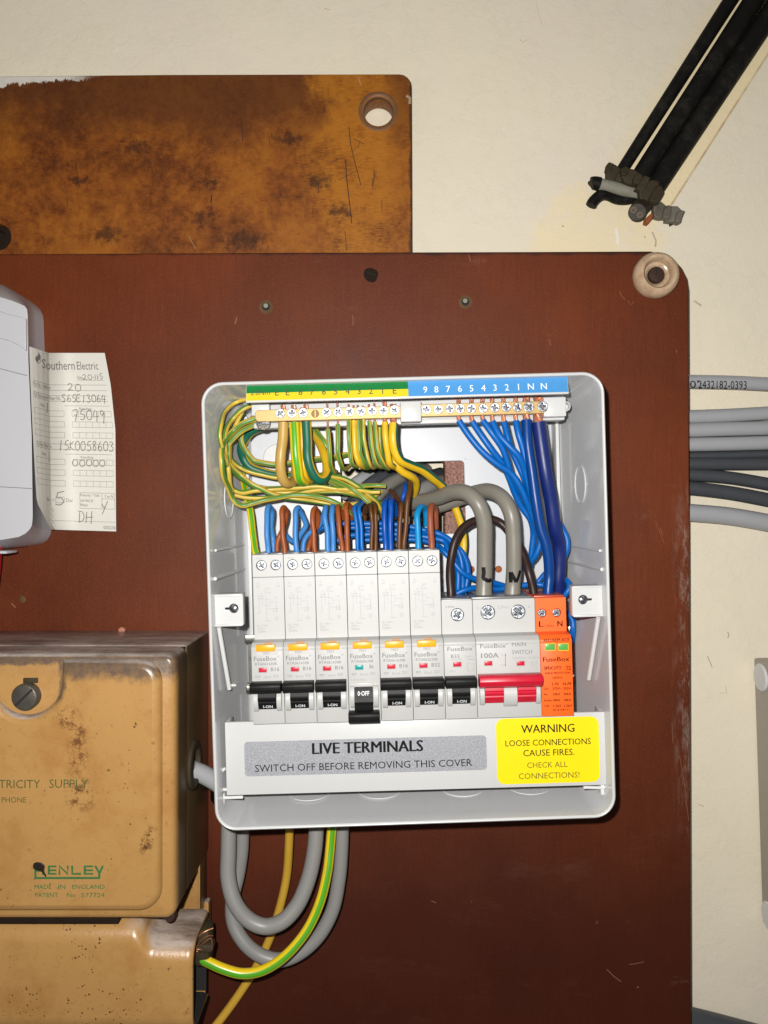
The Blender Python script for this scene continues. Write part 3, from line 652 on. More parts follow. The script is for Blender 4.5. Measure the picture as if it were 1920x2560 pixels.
hand('15K0058603', 445, 862, 1235, 1305, 5); hand('1', 360, 390, 1325, 1395); hand('00000', 548, 800, 1375, 1425, 5); hand('5', 412, 500, 1630, 1728, 5.5); hand('Y', 765, 818, 1685, 1770, 5); hand('DH', 588, 698, 1772, 1855, 5)
mm_ = m.build('meter_card', [M['paper'], M['inkp'], M['ink'], M['inkl']], label='cream paper form with handwritten meter readings, taped beside the meter', category='card')

# ------------------------------------------------------------------ beige service cut-out, bottom left
e = empty('service_cutout', (-195, -150, 38), 'beige enamelled metal electricity supply cut-out with sooty top edge', 'cut-out box')
XR, XL, YT, YB = -114.6, -276.0, -78.0, -223.9
m = MB(); box(m, XL, XR - .8, YB + 1, YT, 38, 98, 0, 2.5, 3); box(m, XL - .0, XR - 1.8, YB + 2, YT - .8, 97, 101.5, 1)
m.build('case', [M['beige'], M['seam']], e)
m = MB()
rr = rrect(XL, XR, YB, YT, 6, 6); cx_, cy_ = (XL + XR) / 2, (YB + YT) / 2
def inset(r, d): return rrect(XL + d, XR - d, YB + d, YT - d, max(6 - d, 1.2), 6)
loft(m, [[(x, y, z) for x, y in inset(0, d)] for d, z in ((0, 101), (0, 123), (.6, 125.2), (1.8, 126.4), (3.2, 126.8))], 0, cap1=True)
sxc, syc = P('c6', 190, 598, 130)[:2]
fl_ = 9.0
top = YT - 2.5
pan = [(XR - 7.0, YB + 6.5)]
pan = []
R_ = 12
for a in range(0, 91, 15): pan.append((XR - 7 - R_ + R_ * math.cos(math.radians(-90 + a)) * 1.0, YB + 6 + R_ + R_ * math.sin(math.radians(-90 + a))))
for a in range(0, 91, 15): pan.append((XR - 7 - R_ + R_ * math.cos(math.radians(a)), top - R_ + R_ * math.sin(math.radians(a))))
nr = 19.0; uy = syc + 8.6
for a in range(0, 31):
    t = math.radians(4 - 188 * a / 30); pan.append((sxc + nr * math.cos(t), uy + nr * math.sin(t)))
pan[-1] = (sxc - nr * 1.05, top); pan[14] = (sxc + nr * 1.05, top); pan.insert(15, (sxc + nr * 1.01, uy + 5)); pan.insert(len(pan) - 1, (sxc - nr * 1.01, uy + 5))
for a in range(0, 91, 15): pan.append((XL + 7 + R_ - R_ * math.sin(math.radians(a)), top - R_ + R_ * math.cos(math.radians(a))))
for a in range(0, 91, 15): pan.append((XL + 7 + R_ - R_ * math.cos(math.radians(a)), YB + 6 + R_ - R_ * math.sin(math.radians(a))))
plate(m, [pan], 122.0, 131.5, 4.4)
# lettering on the lid
zl = 131.56
def lt(s, c, x0, x1, y0, y1, mat, bold=.0):
    a = P(c, x0, y1, zl); b = P(c, x1, y0, zl); text(m, s, (a[0] + b[0]) / 2, (a[1] + b[1]) / 2, b[0] - a[0], b[1] - a[1], zl, mat, idt, bold)
lt('TRICITY', 'c6', -8, 298, 1213, 1276, 1); lt('SUPPLY', 'c6', 365, 652, 1210, 1274, 1); lt('ELEC', 'c6', -198, -22, 1213, 1276, 1)
lt('PHONE', 'c6', 12, 195, 1341, 1383, 1); lt('TELE', 'c6', -130, -8, 1341, 1383, 1)
lt('MADE', 'e5', 256, 380, 686, 718, 2, .01); lt('IN', 'e5', 432, 484, 686, 718, 2, .01); lt('ENGLAND', 'e5', 535, 775, 686, 718, 2, .01)
lt('PATENT', 'e5', 260, 430, 747, 779, 2, .01); lt('No', 'e5', 496, 560, 747, 779, 2, .01); lt('577724', 'e5', 602, 775, 747, 779, 2, .01)
def e5s(pts, w=11): stroke(m, [P('e5', x, y, zl)[:2] for x, y in pts], w * sc('e5', zl), zl, 2)
W_ = 16
e5s(((262, 640), (262, 545)), W_); e5s(((254, 637), (742, 637)), W_); e5s(((735, 637), (735, 600), (705, 546)), W_); e5s(((735, 605), (762, 546)), W_)
e5s(((318, 614), (318, 580)), W_); e5s(((262, 583), (330, 583)), W_); e5s(((362, 612), (362, 545)), W_)
for yy in (551, 580, 606): e5s(((356, yy), (418, yy)), 13)
e5s(((440, 614), (440, 548), (502, 608), (502, 545)), W_); e5s(((535, 545), (535, 606), (600, 606)), W_)
e5s(((628, 545), (628, 612)), W_)
for yy in (551, 580, 606): e5s(((622, yy), (690, yy)), 13)
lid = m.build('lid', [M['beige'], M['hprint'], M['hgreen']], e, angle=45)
m = MB(); bl = [(245, 545), (252, 525), (275, 518), (305, 522), (330, 540), (332, 560), (326, 580), (334, 600), (346, 622), (340, 628), (325, 610), (312, 590), (290, 582), (262, 575), (248, 562)]
plate(m, [[P('e5', x, y, zl)[:2] for x, y in bl]], 131.4, 132.1, .25); m.build('tar_spot', M['tar'], lid)
m = MB(); r0 = 7.3
lathe(m, [(r0, 126.5), (r0, 131.2), (r0 - .6, 132.2), (r0 - 1.4, 132.5)], sxc, syc, 0, 40); d = .72
a, b = (sxc - 4.7, syc - 4.6), (sxc + 4.7, syc + 4.6); stroke(m, [a, b], 1.3, 132.56, 1)
m.build('lid_screw', [M['bolt'], M['dark']], e)
m = MB(); p = P('c6', 228, 475, 127.2)
box(m, p[0] - 4, p[0] + 4, p[1] - 1.5, p[1] + 1.3, 126.7, 128.2, 0, .5); m.build('maker_tab', M['clip'], e)
# grommet on the right-hand flank with a grey cable end
gy = P('c6', 1500, 1095, 85)[1]
xf = XR - .7
gtf = lambda a, b, c: (xf + c, gy + b, 86 + a)
m = MB(); lathe(m, [(14.5, 0), (15, 1.2), (14.3, 2.6), (11.8, 3.4), (9.8, 2.8), (9.4, 1), (9.4, .1)], 0, 0, 0, 36, gtf); lathe(m, [(9.4, .15), (2, .12)], 0, 0, 1, 30, gtf)
m.build('side_grommet', [M['clip'], M['dark']], e)
m = MB(); tube(m, [(xf - 2, gy - 5, 80), (xf + 6, gy - 10, 76), (xf + 16, gy - 20, 70), (xf + 24, gy - 40, 62)], 5.6, 0, 20)
m.build('grey_stub', M['greyl'], e)
# raised edge strap low on the right flank and the back plate ears
m = MB(); box(m, XL, -116.5, YB - 78, YB + 14, 38, 46, 0, 1.5)
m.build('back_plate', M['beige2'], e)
m = MB(); p = P('e5', 1403, 925, 47); lathe(m, [(4.6, 46), (4.5, 47), (3, 47.5)], p[0], p[1], 0, 24); stroke(m, [(p[0] - 1.5, p[1] + 3), (p[0] + 1.5, p[1] - 3)], .8, 47.56, 1)
m.build('back_screw', [M['beige2'], M['seam']], e)
m = MB(); box(m, P('e5', 1470, 0, 60)[0], P('e5', 1488, 0, 60)[0], YB - 30, YB + 45, 44, 62, 0, .6)
box(m, P('e5', 1500, 0, 52)[0], P('e5', 1550, 0, 52)[0], P('e5', 0, 1010, 52)[1], P('e5', 0, 815, 52)[1], 44, 52, 0, 2.5)
m.build('side_lug', M['beige2'], e)
# lid foot at lower right
m = MB(); a = P('e5', 870, 960, 126); pts = [P('e5', x, y, 122)[:2] for x, y in ((870, 946), (1322, 900), (1330, 950), (1312, 982), (1265, 996), (1200, 992), (1080, 978), (960, 966), (870, 962))]
p = P('e5', 1285, 1022, 112); lathe(m, [(3.0, 117), (3.0, 121), (2.4, 121.5)], p[0], YB - 1.2, 0, 24)
m.build('hinge_foot', M['knobscrew'], e)
m = MB(); box(m, XL, P('e5', 850, 0, 125)[0], YB - 6.5, YB + 1, 96, 119, 0, .5); m.build('dark_gap', M['plug'], e)  # dark block filling the joint between lid and chamber
# lower sealing chamber: a rounded trough lying across, open to the right
yc0, yc1 = YB - 5.0, -294.5
def chprof(d, zmax, top=None, zb=46):
    y1, y0, z0 = (yc0 if top is None else top) - d, yc1 + d, zb + d * .5
    r = 13 - d
    o = [(y1, z0)]
    for a in range(0, 91, 15): o.append((y1 - r + r * math.cos(math.radians(a)), zmax - r + r * math.sin(math.radians(a))))
    for a in range(0, 91, 15): o.append((y0 + r - r * math.sin(math.radians(a)), zmax - r + r * math.cos(math.radians(a))))
    o.append((y0, z0)); return o
m = MB(); XC = -106.5; SP = -241
def ring(x, d, k): return [(x, y, z) for y, z in chprof(d, 120 - d, yc0 + (SP - yc0) * k, 46 + 34 * k)]
rings = [ring(XL, 0, 0), ring(-141, 0, 0), ring(-138, 0, .12), ring(-135, 0, .5), ring(-132, 0, .88), ring(-129, 0, 1), ring(XC - 4, 0, 1), ring(XC - 1.2, .6, 1), ring(XC, 2, 1), ring(XC - .3, 3.0, 1)]
loft(m, rings, 0, closed=False)
loft(m, [ring(XC - .3, 3.0, 1), ring(XC - 3, 4.4, 1), ring(XC - 24, 5.0, 1)], 1, closed=False)
V = ring(XC - 24, 5.0, 1); m.add(V, [list(range(len(V)))], 1)
m.add([(XC - 1, SP - 5, 82), (XC - 1, yc1 + 5, 82), (XC - 24, yc1 + 5, 82), (XC - 24, SP - 5, 82)], [(0, 1, 2, 3)], 1)
m.add([(-128, SP, 80), (XC - 2, SP, 80), (XC - 2, yc1, 80), (-128, yc1, 80)], [(0, 1, 2, 3)], 0)
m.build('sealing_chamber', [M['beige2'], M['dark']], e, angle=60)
# earth clamp
p = P('e5', 1510, 1110, 92)
m = MB(); box(m, p[0] - 4.5, p[0] + 4.5, p[1] - 12, p[1] + 10, 84, 98, 0, 2.2); box(m, p[0] - 7, p[0] + 7, p[1] - 2, p[1] + 3, 92, 101, 0, 1.5)
m.build('earth_clamp', M['clip'], e)

# ------------------------------------------------------------------ cables behind the board on the right, grey trunking
def cable(name, label, cat, group, pts, r, mat, flatk=1.0, n=20, extra=None, **k):
    m = MB(); tube(m, pts, r, 0, n, flatk=flatk, step=k.get('step', 3))
    mats = [mat]
    if extra: extra(m, mats)
    o = m.build(name, mats, angle=60, label=label, category=cat)
    if group: o['group'] = group
    return o
gR = 'sheathed cables leaving the right side of the board'
def rc(ys, w, z): return [P('d3', x, y, z) for x, y in zip((430, 620, 890, 1180, 1420), ys)], w / 2 * sc('d3', z)
def printed(m, mats):
    mats.append(M['printk'])
    a = P('d3', 622, 1005, 18); 
    zz = 11 + .5
    p0 = P('d3', 680, 998, 16.8); p1 = P('d3', 1015, 1003, 16.8)
    text(m, '2432182-0393', (p0[0] + p1[0]) / 2, (p0[1] + p1[1]) / 2, p1[0] - p0[0], 5.6, 16.55, 1, idt, 0, -.012)
    p0 = P('d3', 622, 996, 16.8); text(m, "0':", p0[0] + 4, p0[1], 8, 5.4, 16.5, 1)
for ys, w, z, mat, lab, ex in (((976, 979, 984, 998, 1012), 96, 12, 'greyl', 'light grey sheathed cable with printed number, highest of the bundle', printed),
                           ((1228, 1222, 1212, 1196, 1185), 94, 12, 'greyl', 'light grey cable just below the printed one, tilting upward', None),
                           ((1318, 1314, 1306, 1299, 1290), 98, 13, 'greyl', 'middle of three touching light grey cables', None),
                           ((1415, 1413, 1408, 1400, 1392), 98, 12, 'greyl', 'light grey cable resting against the dark grey ones below it', None),
                           ((1495, 1492, 1487, 1478, 1470), 58, 9, 'greyd', 'thin dark grey cable tucked under the light grey ones', None),
                           ((1546, 1546, 1548, 1548, 1548), 84, 12, 'greyd', 'dark grey cable running level to the frame edge', None),
                           ((1610, 1622, 1642, 1690, 1735), 88, 11, 'greyd', 'dark grey cable drooping, upper of the drooping pair', None),
                           ((1700, 1714, 1746, 1800, 1850), 96, 12, 'greyd', 'dark grey cable drooping, lower of the drooping pair', None),
                           ((1870, 1884, 1908, 1958, 2010), 122, 11, 'greyl', 'mid grey cable drooping alone, lowest of the bundle', None)):
    pts, r = rc(ys, w, z); cable('sheathed_cable', lab, 'cable', gR, pts, r, M[mat], .9, extra=ex)
cable('sheathed_cable', 'grey cable slanting out below the board at the bottom right corner', 'cable', None, [P('d4', x, y, 9) for x, y in ((300, 2160), (480, 2196), (640, 2236), (876, 2300), (1050, 2350))], 9, M['greyd'], .9)
e = empty('trunking_box', (290, -200, 0), 'grey painted metal box at the right edge with white bungs', 'trunking')
def tb(x, y, z): a = math.radians(1.9); dx, dy = x - 261, y + 103; return (261 + dx * math.cos(a) - dy * math.sin(a), -103 + dx * math.sin(a) + dy * math.cos(a), z)
m = MB(); box(m, 261, 340, -290, -103, .6, 62, 0, 1.5, tf=tb); m.build('box_body', M['trunk'], e)
for yy in (-114.5, -280):
    m = MB(); btf = lambda a, b, c: tb(261 - c, yy + b, 12 + a)
    lathe(m, [(9.6, 0), (9.6, .8), (8.8, 1.5), (3, 1.7)], 0, 0, 0, 32, btf); m.build('white_bung', M['trunkw'], e)

# ------------------------------------------------------------------ old black cables, top right
gK = 'cut off black cables above the board'
def kc(x0, x1, w0, w1, z, ye=0):
    """centre line from (x at y=1400) to (x at y=0) in crop d1, half widths at both ends"""
    a = (x0 - (x1 - x0) * ye / 1400.0, 1400 + ye); b = (x1, 0); c = (x1 + (x1 - x0) * .35, -490)
    k = sc('d1', z); f = lambda t: (w0 + (w1 - w0) * min(t * 1.35, 1.2)) / w0
    return [P('d1', *a, z), P('d1', (a[0] + b[0]) / 2, (a[1] + b[1]) / 2, z), P('d1', *b, z), P('d1', *c, z)], w0 * k, f
for x0, x1, w0, w1, z, fk, lab in ((466, 1360, 46, 57, 9, .85, 'thinnest old black cable, nearest the top of the slanting trio'), (642, 1546, 71, 80, 10, .8, 'middle old black cable between two others, ending in dirty clips'), (818, 1746, 80, 82, 10, .8, 'thickest old black cable with grey scuffs, right side of the trio')):
    pts, r, f = kc(x0, x1, w0, w1, z, 170 if x0 > 700 else 40); m = MB(); tube(m, pts, r, 0, 22, flatk=fk, step=3, rs=f)
    o = m.build('old_black_cable', M['sheathk'], angle=60, label=lab, category='cable'); o['group'] = gK
# cut ends
def e7(pts): return [P('e7', x, y, z) for x, y, z in pts]
e = empty('cut_cable_stub', P('e7', 450, 470, 14), 'short cut black cable end with pale fibrous core pointing left', 'cable stub', 'cut cable ends below the clips')
m = MB(); tube(m, e7(((850, 560, 12), (650, 540, 14), (450, 470, 17), (240, 445, 19))), 14.5 * .9, 0, 18, step=1, rs=lambda t: 1.0 if t < .9 else 1.05); 
m = MB(); tube(m, e7(((860, 580, 10), (700, 540, 13), (480, 480, 16), (300, 440, 18))), 80 * sc('e7', 16), 0, 18, step=1.0); m.build('core', M['lead'], e)
m = MB(); tube(m, e7(((320, 442, 18), (250, 425, 18.5), (215, 430, 18.5))), 92 * sc('e7', 16), 0, 18, step=1.0, rs=lambda t: 1 - .12 * t); m.build('sheath_collar', M['sheathk'], e)
m = MB(); q = e7(((215, 430, 18.5), (200, 450, 18.5))); tube(m, q, 48 * sc('e7', 16), 0, 12); m.build('core_tip', M['clip'], e)
cable('cut_cable_stub', 'bent black cable end curling to the left under the pale core', 'cable stub', 'cut cable ends below the clips', e7(((900, 540, 9), (760, 640, 9), (580, 650, 10), (430, 590, 13), (330, 600, 16), (230, 690, 17), (205, 740, 17))), 72 * sc('e7', 14), M['sheathk'], step=1.0)
e = empty('cut_cable_stub', P('e7', 880, 780, 16), 'cut grey cable end showing two wire cores, pointing at the viewer', 'cable stub', 'cut cable ends below the clips')
m = MB(); ax = e7(((1060, 600, 6), (960, 700, 12), (860, 800, 22), (842, 836, 26))); R7 = 118 * sc('e7', 20)
tube(m, ax, R7, 0, 26, step=1, caps=False); m.build('sheath', M['clip'], e)
d = (Vector(ax[3]) - Vector(ax[2])).normalized()
t2 = Vector((1, 0, 0)); t2 = (t2 - d * t2.dot(d)).normalized(); t3 = d.cross(t2)
m = MB(); c0 = Vector(ax[3]) - d * .8; m.add([tuple(c0 + t2 * (R7 * .98 * math.cos(a)) + t3 * (R7 * .98 * math.sin(a))) for a in [k * .2513 for k in range(25)]], [list(range(25))]); m.build('filler', M['bolt'], e)
for sx, sy in ((-.42, .22), (.40, -.22)):
    cc = c0 + t2 * (sx * R7) + t3 * (sy * R7)
    m = MB(); tube(m, [tuple(cc - d * 2), tuple(cc + d * .9)], R7 * .36, 0, 16); m.build('core', plain('dirty_core', (.15, .115, .085), .6, var=.5, vs=400), e)
    m = MB(); tube(m, [tuple(cc + d * .5), tuple(cc + d * 1.1)], R7 * .22, 0, 12); m.build('conductor', plain('dull_copper', (.10, .06, .045), .6, var=.4), e)
def clip(label, c, x, y, z, w, h, rot, lump=1):
    a = math.radians(rot); px_, py_, _ = P(c, x, y, z)
    ctf_ = lambda u, v, zz: (px_ + u * math.cos(a) - v * math.sin(a), py_ + u * math.sin(a) + v * math.cos(a), zz)
    e = empty('cable_clip', (px_, py_, z), label, 'cable clip', 'old cable clips')
    rn = random.Random(int(x + y))
    mt = M['clip' if lump else 'clipg']
    def piece(cx, cy, w_, h_, za, zb, name, k=9):
        m = MB(); pts = []
        for i in range(k):
            t = 2 * math.pi * (i + rn.uniform(-.3, .3)) / k; c_, s_ = math.cos(t), math.sin(t); q = max(abs(c_), abs(s_)) ** .75; rr = rn.uniform(.82, 1.12) / q
            pts.append((cx + c_ * rr * w_ / 2, cy + s_ * rr * h_ / 2))
        tl = (rn.uniform(-.25, .25), rn.uniform(-.25, .25))
        tt = lambda u, v, zz: ctf_(u, v, zz + tl[0] * (u - cx) + tl[1] * (v - cy))
        plate(m, [pts], za, zb, 1.0, 0, tt); m.build(name, mt, e)
    piece(0, 0, w * .8, h * .9, z - 7, z - 1, 'clip_body'); piece(w * .30, -h * .05, w * .42, h * .75, z - 5, z + 1.2, 'clip_tab'); piece(-w * .36, h * .1, w * .36, h * .62, z - 6, z + .2, 'clip_shard', 6)
clip('dirty clip straddling the thin black cable, highest of the clips', 'e7', 545, 290, 17, 15, 12, -35)
clip('dirty clip lying over the middle black cable between the strands', 'e7', 780, 330, 22, 17, 11, -25)
clip('dark flat clip across the thick black cable end', 'e7', 1030, 520, 24, 17, 17, -30)
clip('loose grey clip on the bare wall right of the cut cables', 'e7', 1190, 800, 8, 13, 14, -15, 0)
clip('pale grey clip at the far right end of the clip row', 'e7', 1360, 850, 8, 13, 12, -20, 0)
m = MB(); flat_ = [P('e7', x, y, 5)[:2] for x, y in ((950, 930), (1030, 860), (1060, 880), (1035, 950), (990, 1005), (940, 990))]
plate(m, [flat_], 1, 8, 1.2); m.build('rust_flake', M['rust'], label='orange rust flake hanging under the cut grey cable end', category='rust flake')
m = MB(); plate(m, [[P('e7', x, y, 2)[:2] for x, y in ((1280, 960), (1360, 940), (1370, 990), (1300, 1025))]], .3, 2.4, .4); m.build('plaster_flake', M['clip'], label='small grey plaster flake under the loose clips', category='flake')

# ------------------------------------------------------------------ consumer unit enclosure
unit = empty('consumer_unit', cu(0, -122, 38), 'open white plastic consumer unit enclosure with its front cover removed', 'consumer unit')
def rr3(hw, hh, r, z, n=8): return [(x, y, z) for x, y in rrect(-hw, hw, -hh, hh, r, n)]
m = MB()
cu2 = lambda u, v, z: cu(u - (1.2 if u < 0 and v > 0 else 0), v + .6 - (1.5 * (110 - u) / 220 if v < 0 else 0), z)      # the moulding is a touch out of square
loft(m, [rr3(107, 118.6, 10, 38.2), rr3(110.3, 122.8, 12, 122), rr3(110.6, 123.0, 12, 124.8), rr3(110.3, 122.7, 11.8, 125.7), rr3(109.7, 122.1, 11.2, 126.1), rr3(109.1, 121.5, 10.6, 125.9), rr3(108.7, 121.1, 10.2, 125.2)], 0, cu2)
loft(m, [rr3(108.7, 121.1, 10.2, 125.2), rr3(108.0, 120.5, 10, 118), rr3(104.4, 116.4, 7.5, 46), rr3(103.4, 115.4, 6.8, 42.5), rr3(101.4, 113.4, 5.5, 41.2)], 1, cu2)
m.build('shell', [M['white'], M['tub']], unit, angle=50)
cl, ct_ = cui('p', 850, 1160, 41); cr, cb = cui('p', 1165, 1333, 41)
m = MB(); plate(m, [rrect(-103.6, 103.6, -115.6, 115.6, 6), rrect(cl, cr, cb, ct_, 2.5, 3)], 38.4, 41.2, .3, 0, cu)
k = cl - 2
while k < cr + 2: box(m, k, k + .55, ct_ + .6, ct_ + 3.6, 41.1, 41.75, 0, 0, tf=cu); k += 1.75
k = cb
while k < ct_ + 1: box(m, cr + .8, cr + 3.8, k, k + .55, 41.1, 41.75, 0, 0, tf=cu); k += 2.3
rect_line(m, cl - 4.2, cr + 4.4, cb - 4.2, ct_ + 4.2, .5, 41.3, 0, cu)
m.build('back_panel', M['back'], unit)
for c, x, y, r in (('e1', 850, 810, 9.2), ('c2', 1170, 780, 9.5)):
    u, v = cui(c, x, y, 41); m = MB(); lathe(m, [(r + .7, 41.1), (r + .6, 41.9), (r, 42.0), (r - .3, 41.5), (.5, 41.5)], u, v, 0, 40, cu); m.build('knockout', M['mouldw'], unit)
# ring marks on the side and bottom walls
def wallx(z): return 104.4 + 2.8 * (z - 46) / 72
def wally(z): return 116.4 + 3.6 * (z - 46) / 72
for sgn, c, x, y in ((-1, 'c1', 225, 850), (1, 'c2', 1333, 832)):
    m = MB(); zc = 84; uu = wallx(zc); v = cui(c, x, y, 84)[1]
    ring = [(sgn * (wallx(zc + 11 * math.sin(a)) - .0), v + 11.5 * math.cos(a), zc + 11 * math.sin(a)) for a in [k * 2 * math.pi / 48 for k in range(49)]]
    tube(m, [cu(*p) for p in ring], .45, 0, 6, step=2); m.build('side_knockout', M['tub'], unit)
for uc in (-62, -20, 30, 70):
    m = MB(); zc = 84
    tube(m, [cu(uc + 12 * math.cos(a), -wally(zc + 12 * math.sin(a)), zc + 12 * math.sin(a)) for a in [k * 2 * math.pi / 48 for k in range(49)]], .4, 0, 6, step=2); m.build('bottom_knockout', M['tub'], unit)
# moulded ribs
for sgn in (-1, 1):
    m = MB()
    for v, zz in ((cui('p', 528 if sgn < 0 else 1510, 1448 if sgn < 0 else 1424, 122)[1], 120),):
        a = [(sgn * (wallx(45) + .6), v, 45), (sgn * (wallx(zz) + .6), v, zz)]
        tube(m, [cu(*p) for p in a], 1.0, 0, 8)
    v0 = cui('p', 560 if sgn < 0 else 1480, 1400, 90)[1]
    tube(m, [cu(sgn * (wallx(45) + .4), v0 + 7, 45), cu(sgn * (wallx(118) + .4), v0 + 7, 118)], .7, 0, 8)
    box(m, sgn * 99.6 - 1.1, sgn * 99.6 + 1.1, -113, 113, 41, 54, 0, .5, tf=cu)
    box(m, sgn * 92.5 - .8, sgn * 92.5 + .8, -113, -20, 41, 47, 0, .4, tf=cu)
    m.build('moulded_rib', M['mouldw'], unit)
# rim notch step on each side
# brackets with keyholes
for sgn, c, x0, y0, x1, y1, kx, ky, kd in ((-1, 'd5', 125, 303, 385, 592, 300, 432, -1), (1, 'd6', 175, 222, 438, 492, 270, 343, 1)):
    zb = 118.5
    u0, va = cui(c, x0, (y0 + y1) / 2, zb); u1, _ = cui(c, x1, (y0 + y1) / 2, zb); vt = cui(c, (x0 + x1) / 2, y0, zb)[1]; vb = cui(c, (x0 + x1) / 2, y1, zb)[1]
    ku, kv = cui(c, kx, ky, zb)
    m = MB()
    kh = []
    for k in range(25):
        t = math.radians(14 + 332 * k / 24); kh.append((ku + kd * 2.6 * math.cos(t), kv + 2.6 * math.sin(t)))
    kh += [(ku + kd * 4.8, kv - .55), (ku + kd * 5.0, kv), (ku + kd * 4.8, kv + .55)]
    plate(m, [rrect(u0, u1, vb, vt, 1.2), kh], zb - 1.6, zb, .35, 0, cu)
    iu = max(u0, u1) - 1.6 if sgn < 0 else min(u0, u1) + .2
    box(m, iu, iu + 1.4, vb + .6, vt - .6, 110.5, zb - 1.3, 0, .2, tf=cu)
    w0, w1 = sorted((u0, u1)); wall_u = sgn * 106.6
    lo, hi = (min(w0, wall_u), w1 - .6) if sgn < 0 else (w0 + .6, max(w1, wall_u))
    box(m, lo, hi, vt - 1.3, vt - .1, 108, zb + .5, 0, .3, tf=cu); box(m, lo, hi, vb + .1, vb + 1.5, 108, zb + .9, 0, .3, tf=cu)
    br = m.build('bracket', M['white'], unit)
    m = MB(); lathe(m, [(2.55, zb - 9), (2.55, zb - 1.7)], ku, kv, 0, 20, cu, cap=False); lathe(m, [(2.5, zb - 8), (1, zb - 7.9)], ku, kv, 0, 20, cu); lathe(m, [(1.5, zb - 7.8), (1.4, zb - 4.5), (.9, zb - 4.2)], ku + kd * .4, kv - .4, 1, 16, cu)
    m.build('keyhole_post', [M['clear'], M['steel']], br)
    def inside(c, x, y, z):
        while z < 118 and abs(cui(c, x, y, z)[0]) > wallx(z) - 1.6: z += 1
        return P(c, x, y, z)
    m = MB(); a = inside('d5', 168, 600, 90) if sgn < 0 else inside('d6', 400, 500, 90); b = inside('d5', 262, 1150, 62) if sgn < 0 else inside('d6', 318, 1030, 62)
    tube(m, [a, b], 1.25, 0, 8); m.build('stay_arm', M['mouldw'], br)
# small white clips holding the terminal cover
for c, pts in (('c5', ((100, 282), (84, 298), (82, 345))), ('c5', ((108, 366), (76, 368), (76, 392), (168, 396))), ('c5', ((1575, 325), (1594, 326), (1592, 352), (1500, 358)))):
    m = MB(); tube(m, [P(c, x, y, 113.5) for x, y in pts], .9, 0, 8, step=.5); m.build('cover_clip', M['mouldw'], unit)
for c, x, y in (('c5', 90, 402), ('c5', 1574, 364)): p = P(c, x, y, 113); m = MB(); box(m, p[0] - 1, p[0] + 1, p[1] - 3, p[1] + 3, 108, 114, 0, .3); m.build('clip_peg', M['mouldw'], unit)
# grommets under the box
for c, x, y, r in (('c7', 1275, 92, 16), ('c7', 1560, 82, 17), ('c7', 1030, 70, 14)):
    m = MB(); q = P(c, x, y, 66); bt = lambda a, b, cc, q=q: (q[0] + a, cu(0, -122.5, 0)[1] + .027 * q[0] - cc + 2, q[2] + b)
    lathe(m, [(r, 0), (r, 6.5), (r - 1.5, 8.2), (r - 6, 8.8)], 0, 0, 0, 28, bt); m.build('black_gland', M['black'], unit)
# rusty fixing screws in the back panel
for x, y in ((775, 760), (492, 762), (1480, 1500)):
    m = MB(); u, v = cui('e4', x, y, 42); lathe(m, [(2.3, 41.2), (2.1, 42.4), (.8, 42.7)], u, v, 0, 18, cu); m.build('fixing_screw', M['rust'], unit)

# ------------------------------------------------------------------ DIN rail
vr = -43.0
m = MB()
for z0, z1, v0, v1 in ((60, 61.2, vr - 13, vr + 13),): plate(m, [rrect(-101, 103, v0, v1, .6, 2)] + [circ(x, vr, 4.2, 22) for x in (-90.5 + 0, 93.5)][:0], z0, z1, .2, 0, cu)
prof = lambda s: [(vr + s * 12.4, 60), (vr + s * 12.4, 66.5), (vr + s * 18, 66.5), (vr + s * 18, 68), (vr + s * 13.6, 68), (vr + s * 13.6, 60)]
for s_ in (-1, 1): prism(m, prof(s_), -101.5, 103.5, 0, .35, cu)
m.build('din_rail', M['chrome'], label='zinc plated steel mounting rail behind the row of breakers', category='rail')
for s_ in (-1, 1):
    pass

# ------------------------------------------------------------------ terminal cover with its two stickers
cov = empty('terminal_cover', cu(1.4, -107.8, 112), 'white blanking cover below the breakers carrying a grey and a yellow sticker', 'terminal cover')
m = MB(); box(m, -105.7, 108.4, -107.6, -66.4, 113.4, 116, 0, .6, tf=cu); box(m, -105.4, 108.1, -107.4, -106, 100, 113.6, 0, .3, tf=cu); box(m, -105.4, -104, -106.2, -66.8, 100, 113.6, 0, .3, tf=cu); box(m, 106.7, 108.1, -106.2, -66.8, 100, 113.6, 0, .3, tf=cu)
m.build('cover_plate', M['white'], cov)
zl = 116.12
def ptext(m, s, c, x0, x1, y0, y1, z, mat, bold=.0):
    u, v = cui(c, (x0 + x1) / 2, (y0 + y1) / 2, z); k = sc(c, z); text(m, s, u, v, (x1 - x0) * k, (y1 - y0) * k, z, mat, cu, bold)
m = MB(); plate(m, [rrect(-95.0, 41.2, -97.1, -77.7, 2)], 116.0, zl, 0, 0, cu)
ptext(m, 'LIVE TERMINALS', 'c5', 440, 872, 178, 222, zl + .05, 1, .05); ptext(m, 'SWITCH OFF BEFORE REMOVING THIS COVER', 'c5', 215, 1065, 258, 286, zl + .05, 1)
m.build('grey_sticker', [M['silver'], M['printk']], cov)
m = MB(); plate(m, [rrect(46.8, 104.6, -105.6, -68.7, 4.5, 8)], 116.0, zl, 0, 0, cu)
for s, x0, x1, y, h, b in (('WARNING', 1257, 1465, 127, 32, .018), ('LOOSE CONNECTIONS', 1195, 1529, 181, 24, .006), ('CAUSE FIRES.', 1265, 1465, 221, 25, .006), ('CHECK ALL', 1280, 1438, 269, 22, 0), ('CONNECTIONS!', 1247, 1485, 311, 23, 0)):
    ptext(m, s, 'c5', x0, x1, y - h / 2, y + h / 2, zl + .05, 1 if b else 2, b)
m.build('yellow_sticker', [M['yellow'], M['printk'], plain('faded_black_print', (.11, .09, .01), .5)], cov)

